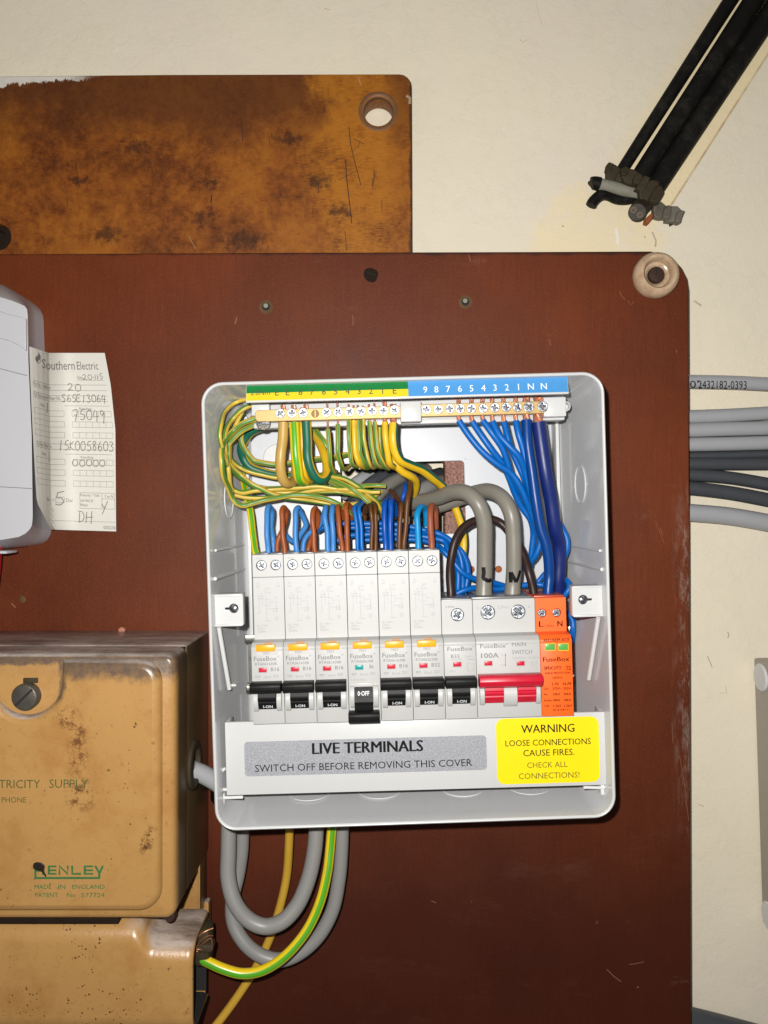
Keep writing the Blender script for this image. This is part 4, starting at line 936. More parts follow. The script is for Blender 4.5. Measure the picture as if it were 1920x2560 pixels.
# ------------------------------------------------------------------ screws (one mesh each size, copied)
_sm = {}
def screw(parent, u, v, z, r, name='screw', mat=None, rot=.4, cross=True, tf=cu):
    m = MB(); n = 26
    loc = lambda a, b, c: tf(u + a * math.cos(rot) - b * math.sin(rot), v + a * math.sin(rot) + b * math.cos(rot), z + c)
    w = r * .16; L = r * .68
    if cross: cr_ = [(w, w), (w, L), (-w, L), (-w, w), (-L, w), (-L, -w), (-w, -w), (-w, -L), (w, -L), (w, -w), (L, -w), (L, w)]
    else: cr_ = [(-r * .8, -w), (r * .8, -w), (r * .8, w), (-r * .8, w)]
    plate(m, [circ(0, 0, r, n), cr_], -1.2, 0, r * .10, 0, loc)
    lathe(m, [(r * .9, -1.0), (r * .3, -.75)], 0, 0, 1, n, loc)
    return m.build(name, [mat or M['steel'], M['recess']], parent, angle=30)

# ------------------------------------------------------------------ breakers
U0, MODW = -88.6, 17.84
def nose_cheeks(m, u, v0, v1, z, mat=0, w=2.7):
    prof_ = []
    for k in range(9):
        t = k / 8; prof_.append((v1 + (v0 - v1) * t, z + 3.6 * math.sin(math.pi * (.12 + .80 * t)) ** .8))
    prism(m, [(v1, z - 2)] + prof_ + [(v0, z - 2)], u, u + w, mat, .15, cu, 1)
def schem(m, u, v, z, mat, seed):
    """the small wiring diagram printed on the shoulder"""
    w = .17
    for a in (((3.4, 0), (3.4, -9), (2.0, -9.0)), ((5.2, 1.5), (5.2, -4.5), (9.5, -4.5), (9.5, -1), (5.2, -1)), ((7.4, 1.5), (7.4, -13)), ((9.5, -2.5), (13.2, -2.5), (13.2, -8), (11.2, -8)), ((8.2, -6.5), (12.5, -6.5))):
        stroke(m, [(u + x, v + y) for x, y in a], w, z, mat, cu)
    rect_line(m, u + 11.6, u + 13.6, v - 8.0, v - 6.4, w, z, mat, cu)
    for x, y, s, ww in ((8.3, 5.2, 'Load', 2.6), (7.6, 3.9, 'N  L', 2.2), (8.3, 2.6, 'OUT OUT', 3.8), (4.3, 2.4, 'N', .8), (4.2, .9, 'In-Supply', 3.6), (3.6, -.4, '20mm', 2.4), (12.6, -.2, '-E', 1.2), (8.2, -13.4, 'In-Supply', 3.6)):
        text(m, s, u + x, v + y, ww, .85, z, mat, cu)
    stroke(m, [(u + 13.0 + 1.0 * math.cos(t), v - 12 + 1.0 * math.sin(t)) for t in [k * .7854 for k in range(9)]], w, z, mat, cu); text(m, 'H', u + 13, v - 12, .6, .8, z, mat, cu)
def toggle_on(root, u, mat=None, on=True):
    m = MB(); z = 122
    if on:
        prism(m, [(-48.0, 122.5), (-42.4, 122.5), (-42.2, 129.0), (-42.7, 130.6), (-44, 131.2), (-46.4, 130.9), (-47.8, 129.6), (-48.2, 128)], u - .1, u + 16.8, 0, .35, cu)
        arc = []
        for k in range(15):
            t = k / 14; v = -47.6 - 10.2 * t; zz = 122.3 + 4.2 * math.sin(math.pi * (.30 + .62 * t))
            if k in (5, 6): zz += .5
            if k == 8: zz -= .4
            arc.append((v, zz))
        prism(m, [(-47.6, 119)] + arc + [(-57.8, 119)], u + 3.6, u + 13.4, 0, 0, cu)
        # text sits on the lower part of the drum
        zz = lambda v: 122.3 + 4.2 * math.sin(math.pi * (.30 + .62 * (-(v + 47.6) / 10.2)))
        V, Fs, _ = text2d('I-ON', .02); m.add([cu(u + 8.9 + (x - .5) * 5.2, -56.2 + (y - .5) * 1.8, zz(-56.2 + (y - .5) * 1.8) + .15) for x, y in V], Fs, 1)
    else:
        arc = []
        for k in range(15):
            t = k / 14; v = -47.0 - 12.6 * t; zz = 122.3 + 4.2 * math.sin(math.pi * (.20 + .5 * t))
            if k in (8, 9): zz += .5
            arc.append((v, zz))
        prism(m, [(-47.0, 119)] + arc + [(-60, 119)], u + 3.2, u + 13.4, 0, 0, cu)
        prism(m, [(-65.6, 124.2), (-59.9, 122.4), (-59.6, 128.4), (-60.2, 130.2), (-61.5, 130.8), (-64.3, 130.4), (-65.8, 128.5)], u - .2, u + 16.8, 0, .35, cu)
        zz = lambda v: 122.3 + 4.2 * math.sin(math.pi * (.20 + .5 * (-(v + 47.0) / 12.6)))
        V, Fs, _ = text2d('0·OFF', .01); m.add([cu(u + 8.3 + (x - .5) * 6.4, -50.0 + (y - .5) * 2.4, zz(-50.0 + (y - .5) * 2.4) + .15) for x, y in V], Fs, 1)
    m.build('toggle', [mat or M['black'], M['printw']], root)
rnd = random.Random(3)
def rcbo(i, model, rating, on, label, win='red', lite='print'):
    u = U0 + i * MODW; w = MODW - .22
    root = empty('circuit_breaker', cu(u + w / 2, -66.5, 62), label, 'circuit breaker', 'narrow circuit breakers in the consumer unit')
    m = MB(); dz = rnd.uniform(-.25, .25)
    prism(m, [(27, 62), (27, 106.6), (-21.7, 106.6), (-21.7, 119), (-24, 121.8), (-66.5, 121.8 + dz), (-66.5, 62)], u, u + w, 0, .25, cu)
    holes = [circ(u + 5.1, 20.9, 2.95, 24), circ(u + 13.3, 20.9, 2.95, 24)]
    plate(m, [rrect(u, u + w, 14.2, 27, .4, 2)] + holes, 106.5, 110.15, .25, 0, cu)
    plate(m, [rrect(u, u + w, -21.9, 14.05, .4, 2)], 106.5, 110, .25, 0, cu)
    prism(m, [(-21.2, 109.6), (-21.6, 118.6), (-24.2, 121.9), (-26, 121.9), (-26, 108), (-21.2, 108)], u, u + w, 0, .2, cu)
    z1 = 110.2; z2 = 122.0 + max(dz, 0) + .06; g = 1
    text(m, '1.2Nm', u + 3.6, 24.9, 4.3, 1.0, z1 + .05, 2, cu)
    text(m, 'N', u + 3.0, 10.6, .9, 1.1, z1, 2, cu); text(m, 'OUT', u + 3.0, 8.9, 2.2, 1.0, z1, 2, cu)
    text(m, 'L', u + 14.6, 10.6, .8, 1.1, z1, 2, cu); text(m, 'OUT', u + 14.6, 8.9, 2.2, 1.0, z1, 2, cu)
    schem(m, u, 2.6, z1, 2, i)
    for k, s in enumerate(('IΔn = 30mA', '230V ~', '50/60Hz')): text(m, s, u + 3.4 + (1.4 if k == 0 else .9), -13.2 - 1.75 * k, 6.2 if k == 0 else 4.8, 1.25, z1, 2, cu)
    plate(m, [rrect(u + 3.2, u + 14.6, -28.2, -24.2, .3, 2)], 121.6, z2 - .02, 0, 3, cu)
    text(m, 'TEST', u + 8.3, -27.05, 4.2, 1.15, z2 + .05, 1, cu)
    text(m, 'FuseBox', u + 7.7, -30.1, 12.6, 2.5, z2, 1, cu, .012); text(m, '®', u + 14.9, -29.0, .9, .9, z2, 1, cu)
    text(m, model, u + 8.0, -33.0, 12.0, 1.55, z2, 1, cu); text(m, rating, u + 13.0, -36.1, 2.5 * len(rating) - 2.9, 2.05, z2, 1, cu, .006)
    text(m, '30mA', u + 8.6, -40.3, 4.5, 1.5, z2, 2, cu)
    rect_line(m, u + 2.0, u + 4.6, -40.4, -39.5, .22, z2, 2, cu); text(m, '6000', u + 3.3, -39.9, 2.2, .7, z2, 2, cu); text(m, '3', u + 3.3, -41.2, .5, .7, z2, 2, cu)
    rect_line(m, u + 12.0, u + 14.8, -40.5, -39.3, .2, z2, 2, cu); stroke(m, [(u + 12.3, -39.9), (u + 12.9, -39.6), (u + 13.6, -40.2), (u + 14.4, -39.8)], .2, z2, 2, cu)
    if not on: text(m, 'IEC/EN 61009-1', u + 5.4, -43.2, 8.0, .95, z2, 2, cu)
    v0, v1 = (-59, -48) if on else (-58.5, -46.5)
    nose_cheeks(m, u + .9, v0, v1, 122); nose_cheeks(m, u + 13.7, v0, v1, 122)
    if not on: box(m, u + 3.2, u + 13.4, -47.2, -44.9, 121.5, 122.6, 3, .2, tf=cu)
    body = m.build('breaker_body', [M['dev'], M['print'], M['printl'], M['dev2']], root)
    # shroud slots on the top face
    m = MB()
    for uu in (1.0, 9.3): box(m, u + uu, u + uu + 7.4, 26.6, 27.5, 84, 104, 0, .2, tf=cu)
    m.build('terminal_shroud', M['clear'], root)
    for uu in (5.1, 13.3): screw(root, u + uu + rnd.uniform(-.1, .1), 20.9, 109.0, 2.6, rot=rnd.uniform(0, 1.5))
    m = MB(); box(m, u + 2.9, u + 13.5, -25.9, -22.2, 121.0, 123.6, 0, .45, tf=cu)
    prism(m, [(-21.4, 111), (-21.5, 118.9), (-23.2, 122.6), (-24.5, 122.4), (-24.5, 112)], u + 6.6 + .3, u + 11.5, 1, .2, cu)
    m.build('test_button', [M['orange'], M['tan']], root)
    m = MB(); box(m, u + 4.0, u + 8.3, -37.6, -35.2, 121.5, z2 + .05, 0, .15, tf=cu); rect_line(m, u + 3.85, u + 8.45, -37.75, -35.05, .25, z2 + .08, 1, cu)
    m.build('flag_window', [M[win], M['printl']], root)
    toggle_on(root, u, None, on)
rcbo(0, 'RTA061630B', 'B16', True, 'leftmost white breaker rated B16, beside the bare rail end')
rcbo(1, 'RTA061630B', 'B16', True, 'second breaker from the left, B16, black toggle up')
rcbo(2, 'RTA061630B', 'B16', True, 'B16 breaker just left of the one switched off')
rcbo(3, 'RTA060630B', 'B6', False, 'white B6 breaker with teal window, switched off with toggle down', 'teal')
rcbo(4, 'RTA061630B', 'B16', True, 'B16 breaker just right of the one switched off')
rcbo(5, 'RTA063230B', 'B32', True, 'tall B32 breaker with orange test button beside the short breaker')

def short_body(m, u, w, tmat=0):
    prism(m, [(-2, 62), (-2, 106.6), (-21.7, 106.6), (-21.7, 119), (-24, 121.8), (-66.5, 121.9), (-66.5, 62)], u, u + w, tmat, .25, cu)
    prism(m, [(-21.2, 109.6), (-21.6, 118.6), (-24.2, 121.9), (-26, 121.9), (-26, 108), (-21.2, 108)], u, u + w, tmat, .2, cu)
z1, z2 = 110.1, 122.0
# single B32 breaker
u = U0 + 6 * MODW; w = MODW - .22
root = empty('circuit_breaker', cu(u + w / 2, -66.5, 62), 'short B32 breaker with one large screw and no test button', 'circuit breaker')
m = MB(); short_body(m, u, w)
su, sv = cui('c4', 305, 641, 110)
plate(m, [rrect(u, u + w, -21.9, -2, .4, 2), circ(su, sv, 3.7, 26)], 106.5, 110.0, .25, 0, cu)
ptext(m, '2.5Nm', 'c4', 207, 280, 568, 584, z1, 1)
ptext(m, 'FuseBox', 'c4', 223, 427, 900, 934, z2, 1, .012); ptext(m, '®', 'c4', 428, 440, 892, 904, z2, 1)
ptext(m, 'B32', 'c4', 252, 322, 963, 992, z2, 1); ptext(m, 'MTB632B', 'c4', 252, 340, 999, 1011, z2, 2); ptext(m, '230/400V~', 'c4', 365, 442, 972, 986, z2, 2); ptext(m, '50/60Hz', 'c4', 380, 442, 996, 1009, z2, 2)
a = cui('c4', 386, 1095, z2); b = cui('c4', 436, 1035, z2)
for p, q in (((0, 0), (0, 1)), ((0, 0), (.4, 0)), ((0, 1), (.4, 1)), ((1, 0), (1, 1)), ((.6, 0), (1, 0))): stroke(m, [(a[0] + p[0] * (b[0] - a[0]), a[1] + p[1] * (b[1] - a[1])), (a[0] + q[0] * (b[0] - a[0]), a[1] + q[1] * (b[1] - a[1]))], .2, z2, 2, cu)
ptext(m, '6000 3', 'c4', 244, 288, 1092, 1106, z2, 2)
nose_cheeks(m, u + .9, -59, -48, 122); nose_cheeks(m, u + 13.7, -59, -48, 122)
m.build('breaker_body', [M['dev'], M['print'], M['printl']], root)
screw(root, su, sv, 109.6, 3.5, rot=.5)
fu, fv = cui('c4', 303, 1044, z2); m = MB(); box(m, fu - 2.15, fu + 2.15, fv - 1.25, fv + 1.25, 121.5, 122.05, 0, .15, tf=cu); rect_line(m, fu - 2.3, fu + 2.3, fv - 1.4, fv + 1.4, .25, 122.1, 1, cu); m.build('flag_window', [M['red'], M['printl']], root)
m = MB(); box(m, u + .3, u + 16, -2.4, -1.2, 80, 106, 0, .2, tf=cu); box(m, u + .2, u + 17.2, -2.3, -1.5, 104, 110.5, 1, .2, tf=cu); m.build('terminal_shroud', [M['clear'], M['dev2']], root)
toggle_on(root, u)
# double-width main switch
u = U0 + 7 * MODW; w = 2 * MODW - .25
root = empty('main_switch', cu(u + w / 2, -66.5, 62), 'double width white main switch with a wide red toggle bar', 'main switch')
m = MB(); short_body(m, u, w)
s1 = cui('c4', 553, 622, 110); s2 = cui('c4', 800, 617, 110)
plate(m, [rrect(u, u + w, -21.9, -2, .4, 2), circ(*s1, 4.1, 26), circ(*s2, 4.1, 26)], 106.5, 110.0, .25, 0, cu)
for s, x0, x1, y0, y1 in (('L', 462, 476, 570, 592), ('2.5Nm', 630, 720, 567, 590), ('N', 878, 893, 565, 585)): ptext(m, s, 'c4', x0, x1, y0, y1, z1, 2)
ptext(m, 'FuseBox', 'c4', 490, 697, 876, 911, z2, 1, .012); ptext(m, '®', 'c4', 700, 713, 872, 886, z2, 1); ptext(m, '100A', 'c4', 497, 640, 952, 992, z2, 1, .02)
ptext(m, 'MAIN', 'c4', 748, 862, 865, 896, z2, 1); ptext(m, 'SWITCH', 'c4', 748, 911, 927, 960, z2, 1); ptext(m, '230/400V~ AC22A', 'c4', 750, 966, 982, 999, z2, 2)
ptext(m, 'I', 'c4', 666, 671, 960, 978, z2, 2); ptext(m, 'O', 'c4', 660, 678, 1042, 1060, z2, 2)
cq = lambda x, y: cui('c4', x, y, z2)
stroke(m, [cq(695, 965), cq(694, 1055)], .3, z2, 1, cu)
for p in (((688, 972), (695, 955), (702, 972)), ((687, 1046), (694, 1062), (701, 1046))): V_, F_ = curve_mesh([[cq(*q) for q in p]], 0, 0); m.add([cu(a, b, z2) for a, b, _ in V_], F_, 1)
for x in (912, 945):
    stroke(m, [cq(x, 1015), cq(x, 1030)], .2, z2, 2, cu); stroke(m, [cq(x - 10, 1030), cq(x + 10, 1036)], .2, z2, 2, cu); stroke(m, [cq(x, 1046), cq(x, 1082)], .2, z2, 2, cu)
stroke(m, [cq(912, 1048), cq(945, 1048)], .2, z2, 2, cu)
uc = [cui('c4', x, 1280, 124)[0] for x in (487, 525, 680, 790, 943, 979)]
nose_cheeks(m, uc[0], -59, -48, 122, 0, uc[1] - uc[0]); nose_cheeks(m, uc[2], -60, -48, 122, 0, uc[3] - uc[2]); nose_cheeks(m, uc[4], -59, -48, 122, 0, uc[5] - uc[4])
m.build('switch_body', [M['dev'], M['print'], M['printl']], root)
screw(root, *s1, 109.7, 3.95, rot=.75); screw(root, *s2, 109.7, 3.95, rot=.9)
for x in (556, 819):
    fu, fv = cui('c4', x, 1036, z2); m = MB(); box(m, fu - 2.1, fu + 2.1, fv - 1.2, fv + 1.2, 121.5, 122.05, 0, .15, tf=cu); rect_line(m, fu - 2.25, fu + 2.25, fv - 1.35, fv + 1.35, .25, 122.1, 1, cu); m.build('flag_window', [M['red'], M['printl']], root)
m = MB(); box(m, u - .2, u + w - 2, -2.5, -1.0, 78, 107, 0, .2, tf=cu); m.build('terminal_shroud', M['clear'], root)
m = MB()
b0 = cui('c4', 482, 1150, 130)[0]; b1 = cui('c4', 998, 1150, 130)[0]
prism(m, [(-48.6, 123), (-41.6, 123), (-41.3, 128.6), (-42.0, 131.0), (-44.6, 132.0), (-47.4, 130.4), (-48.8, 127.5)], b0, b1, 0, .5, cu)
for a, b in ((uc[1] + .1, uc[2] - .1), (uc[3] + .1, uc[4] - .1)):
    arc = []
    for k in range(15):
        t = k / 14; zz = 122.3 + 4.2 * math.sin(math.pi * (.30 + .62 * t))
        if k in (5, 8): zz -= .5
        arc.append((-47.6 - 10.3 * t, zz))
    prism(m, [(-47.6, 119)] + arc + [(-57.9, 119)], a, b, 0, 0, cu)
V, Fs, _ = text2d('I-ON', .01); a = uc[3] + 5; m.add([cu(a + (x - .5) * 5, -55.6 + (y - .5) * 1.8, 125.0 + (y) * .9) for x, y in V], Fs, 1)
m.build('toggle', [M['red'], plain('dark_red_print', (.30, .005, .02), .5)], root)
# orange surge device
u = U0 + 9 * MODW; w = MODW - .3
root = empty('surge_protector', cu(u + w / 2, -66.5, 62), 'bright orange surge protection device with two green windows', 'surge protector')
m = MB(); short_body(m, u, w)
s1 = cui('c4', 994, 628, 110); s2 = cui('c4', 1113, 625, 110)
plate(m, [rrect(u, u + w, -21.9, -2, .4, 2), circ(*s1, 2.5, 24), circ(*s2, 2.5, 24)], 106.5, 110.0, .25, 0, cu)
for s, x0, x1, y0, y1, zz, b in (('L', 968, 1003, 692, 738, z1, .04), ('1.2Nm', 1014, 1088, 720, 740, z1, 0), ('N', 1118, 1158, 690, 735, z1, .04), ('RED:REPLACE', 1006, 1215, 833, 859, z2, .035), ('FuseBox', 1000, 1214, 983, 1020, z2, .03), ('®', 1214, 1226, 980, 992, z2, 0),
                                 ('SPDCUT2', 1010, 1146, 1060, 1086, z2, .045), ('T2', 1193, 1222, 1062, 1086, z2, .035), ('SURGE PROTECTION', 1016, 1222, 1105, 1122, z2, .035), ('DEVICE', 1080, 1156, 1144, 1161, z2, .035), ('L-N', 1075, 1124, 1190, 1213, z2, .035), ('N-PE', 1163, 1234, 1190, 1213, z2, .035),
                                 ('Uc:', 1008, 1048, 1231, 1251, z2, .035), ('275V~', 1078, 1153, 1230, 1250, z2, .035), ('255V~', 1166, 1240, 1229, 1249, z2, .035), ('In:', 1009, 1039, 1277, 1296, z2, .035), ('20kA', 1080, 1141, 1276, 1295, z2, .035), ('20kA', 1167, 1229, 1275, 1294, z2, .035),
                                 ('Imax:', 1012, 1077, 1326, 1345, z2, .035), ('40kA', 1082, 1142, 1325, 1344, z2, .035), ('40kA', 1170, 1231, 1324, 1343, z2, .035), ('Up:', 1013, 1056, 1372, 1393, z2, .035), ('1.5kV', 1086, 1150, 1371, 1391, z2, .035), ('1.5kV', 1172, 1238, 1370, 1390, z2, .035), ('IEC61643-11', 1084, 1214, 1405, 1421, z2, .035)):
    ptext(m, s, 'c4', x0, x1, y0, y1, zz, 1, b)
a = cui('c4', 1187, 1090, z2); b = cui('c4', 1227, 1057, z2); rect_line(m, a[0], b[0], a[1], b[1], .2, z2, 1, cu)
m.build('device_body', [M['spd'], M['spdp']], root)
for s in (s1, s2): screw(root, *s, 109.2, 2.2, rot=.9)
for x in (1059, 1165):
    fu, fv = cui('c4', x, 903, z2); m = MB(); box(m, fu - 2.6, fu + 2.6, fv - 1.7, fv + 1.7, 121.5, 122.1, 0, .2, tf=cu); rect_line(m, fu - 2.8, fu + 2.8, fv - 1.9, fv + 1.9, .3, 122.15, 1, cu); m.build('status_window', [M['greenw'], M['lyellow']], root)
m = MB(); box(m, u + .3, u + w - .3, -2.6, -1.2, 82, 105, 0, .3, tf=cu); m.build('terminal_shroud', plain('orange_shroud', (.42, .06, .02), .4), root)

# ------------------------------------------------------------------ terminal bars
hold = empty('terminal_holder', cu(0, 80, 84), 'white plastic carrier strip across the top with a green, yellow and blue label', 'terminal carrier')
def cuu(c, x, y, z): return cui(c, x, y, z)
zB = 101.0
hu0 = cui('c1', 390, 300, 96)[0]; hu1 = cui('c2', 1238, 280, 96)[0]; hv1 = cui('c1', 500, 213, 96)[1]; hv0 = cui('c1', 500, 388, 96)[1]
m = MB(); box(m, hu0, hu1, hv0, hv1, 86, 93.2, 0, .8, tf=cu); box(m, hu0 + .5, hu1, hv0, hv0 + 3.2, 88, 94.4, 0, .7, tf=cu)
bm0 = cui('c2', 60, 300, 104); bm1 = cui('c2', 210, 300, 104); bt = cui('c2', 135, 236, 104)[1]; bb = cui('c2', 135, 384, 104)[1]
box(m, bm0[0], bm1[0], bb, bt, 92, 103.6, 0, .7, tf=cu)
q0 = cui('c2', 1086, 280, 101)[0]; qt = cui('c2', 1160, 207, 101)[1]; qb = cui('c2', 1160, 348, 101)[1]; box(m, q0, hu1 - .5, qb, qt, 92, 101, 0, .7, tf=cu)
e0 = cui('c1', 500, 213, 100)[0]; box(m, hu0 + .3, e0, hv1 - 9, hv1 - .2, 92, 100, 0, .6, tf=cu)
u_, v_ = cui('c2', 1240, 275, 99); lathe(m, [(2.9, 92), (2.9, 99.5), (2.2, 99.9), (2.0, 96)], u_, v_, 0, 22, cu)
m.build('carrier', M['white'], hold)
u_, v_ = cui('c1', 468, 362, 97); screw(hold, u_, v_, 100.8, 4.2, rot=.1, cross=False, mat=M['bolt'], name='carrier_screw')
# the tilted strip label
m = MB(); zt, zbm = 121.5, 123.5
Lp = lambda x, y, c='c1': cui(c, x, y, 122.5)
u0 = Lp(352, 150)[0]; um = Lp(1401, 140)[0]; u1 = cui('c2', 1256, 120, 122.5)[0]
vt = Lp(880, 98)[1]; vb = Lp(880, 200)[1]; vm = Lp(880, 150)[1]
def tilt(off): return lambda u, v, z: cu(u, v, zbm + (zt - zbm) * (v - vb) / (vt - vb) + z + off)
box(m, u0 - .3, u1 + .3, vb - 1.1, vt + .3, -3, 0, 0, .4, tf=tilt(0))
def quad(a, b, c, d, mat, dz): m.add([tilt(dz)(a, c, 0), tilt(dz)(b, c, 0), tilt(dz)(b, d, 0), tilt(dz)(a, d, 0)], [(0, 1, 2, 3)], mat)
quad(u0, um, vm, vt, 1, .08); quad(u0, um, vb, vm - .02, 2, .08); quad(um + .02, u1, vb, vt, 3, .08)
for s, x in (('2.0Nm', 442), ('E', 551), ('E', 620), ('8', 703), ('7', 777), ('6', 855), ('5', 931), ('4', 1008), ('3', 1083), ('2', 1159), ('1', 1235), ('E', 1313)):
    uu, vv = Lp(x, 160 - (x - 442) * .0155); text(m, s, uu, vv, 10.6 if s == '2.0Nm' else None, 2.7 if s == '2.0Nm' else 3.5, .16, 4, tilt(0))
for s, x in (('9', 238), ('8', 317), ('7', 401), ('6', 485), ('5', 568), ('4', 653), ('3', 736), ('2', 821), ('1', 904), ('N', 992), ('N', 1085)):
    uu, vv = cui('c2', x, 156 - (x - 238) * .030, 122.5); text(m, s, uu, vv, None, 3.6, .16, 5, tilt(0))
m.build('strip_label', [M['white'], M['lgreen'], M['lyellow'], M['lblue'], M['lprint'], M['printw']], hold)
eb = empty('earth_bar', cu(-40, 84, 95), 'brass earth terminal bar under the green and yellow label, one slot empty', 'terminal bar')
nb = empty('neutral_bar', cu(55, 84, 95), 'brass neutral terminal bar under the blue label with eleven screws', 'terminal bar')
def bar(root, c, xa, ya, xb, yb, h, ends):
    a = cui(c[0], xa, ya, zB); b = cui(c[1], xb, yb, zB); vc = (a[1] + b[1]) / 2
    m = MB(); plate(m, [rrect(a[0], b[0], vc - h / 2, vc + h / 2, ends, 6)], zB - 5.5, zB, .35, 0, cu); m.build('brass_bar', M['brass'], root); return vc
ve = bar(eb, ('c1', 'c1'), 408, 306, 1378, 288, 6.9, 2.6)
vn = bar(nb, ('c2', 'c2'), 182, 306, 1118, 277, 7.2, 3.2)
EX = (572, 647, 720, 872, 947, 1020, 1095, 1168, 1241, 1312); NXS = (246, 330, 413, 487, 568, 652, 735, 817, 898, 980, 1078)
for i, x in enumerate(EX):
    u_, v_ = cui('c1', x, 289 - i * .8, zB + 1); screw(eb, u_, ve + .8 + rnd.uniform(-.15, .15), zB + 1.3 + rnd.uniform(-.2, .6), 2.75, rot=rnd.uniform(0, 1.57))
u_, v_ = cui('c1', 798, 292, zB); screw(eb, u_, ve + .3, zB + .15, 2.3, rot=1.57, cross=False, mat=M['brassd'], name='recessed_screw')
for i, x in enumerate(NXS):
    u_, v_ = cui('c2', x, 300, zB + 1); screw(nb, u_, vn + .3 + rnd.uniform(-.15, .15), zB + 1.3 + rnd.uniform(-.2, .6), 2.75 + (.35 if i > 8 else 0), rot=rnd.uniform(0, 1.57))

# ------------------------------------------------------------------ wires
def wire(name, label, group, pts, r, mat, phase=0.0, twist=0.0, cop=None, cat='wire', n=14, rs=None, marks=None):
    """pts: (crop,x,y,z); cop: (length, radius) of bare copper continuing up from the first point"""
    if name in ('earth_wire', 'neutral_wire', 'neutral_cable'):
        fixed = []
        for c, x, y, z in pts:
            while z < 118 and abs(cui(c, x, y, z)[0]) + r > wallx(z) - .3: z += 1
            fixed.append((c, x, y, z))
        pts = fixed
    q = [P(*p) for p in pts]
    sd = len(bpy.data.objects) * 7.31
    if cat == 'wire': q = [q[0]] + [tuple(p[k] + (.22 if k < 2 else .4) * math.sin(sd + i * 2.4 + k * 1.7) for k in range(3)) for i, p in enumerate(q[1:-1])] + [q[-1]]
    m = MB(); tube(m, q, r, 0, n, phase, twist, step=1.5, rs=rs)
    mats = [mat]
    if marks: marks(m, mats, q, r)
    o = m.build(name, mats, angle=70, label=label, category=cat)
    if group: o['group'] = group
    if cop:
        m = MB(); a = q[0]; L, rc_ = cop
        d = Vector((-ST, CT, 0))
        tip = Vector(a) + d * L
        for k in range(3 if rc_ > 1 else 1):
            ang = k * 2.1; off = rc_ * (.5 if rc_ > 1 else 0); rr_ = rc_ * (.55 if rc_ > 1 else 1)
            st = []
            for i in range(9):
                t = i / 8; aa = ang + t * 5; st.append(tuple(Vector(a) - d * 1.0 + d * ((L + 1.0) * t) + Vector((off * math.cos(aa), 0, off * math.sin(aa)))))
            tube(m, st, rr_, 0, 8, step=1)
        c = m.build('copper_core', M['copper'], o)
    return o
gE = 'earth wires hanging from the earth bar'; gL = 'earth wires looping round the left side'
def W_(c, pts): return [(c, *p) for p in pts]
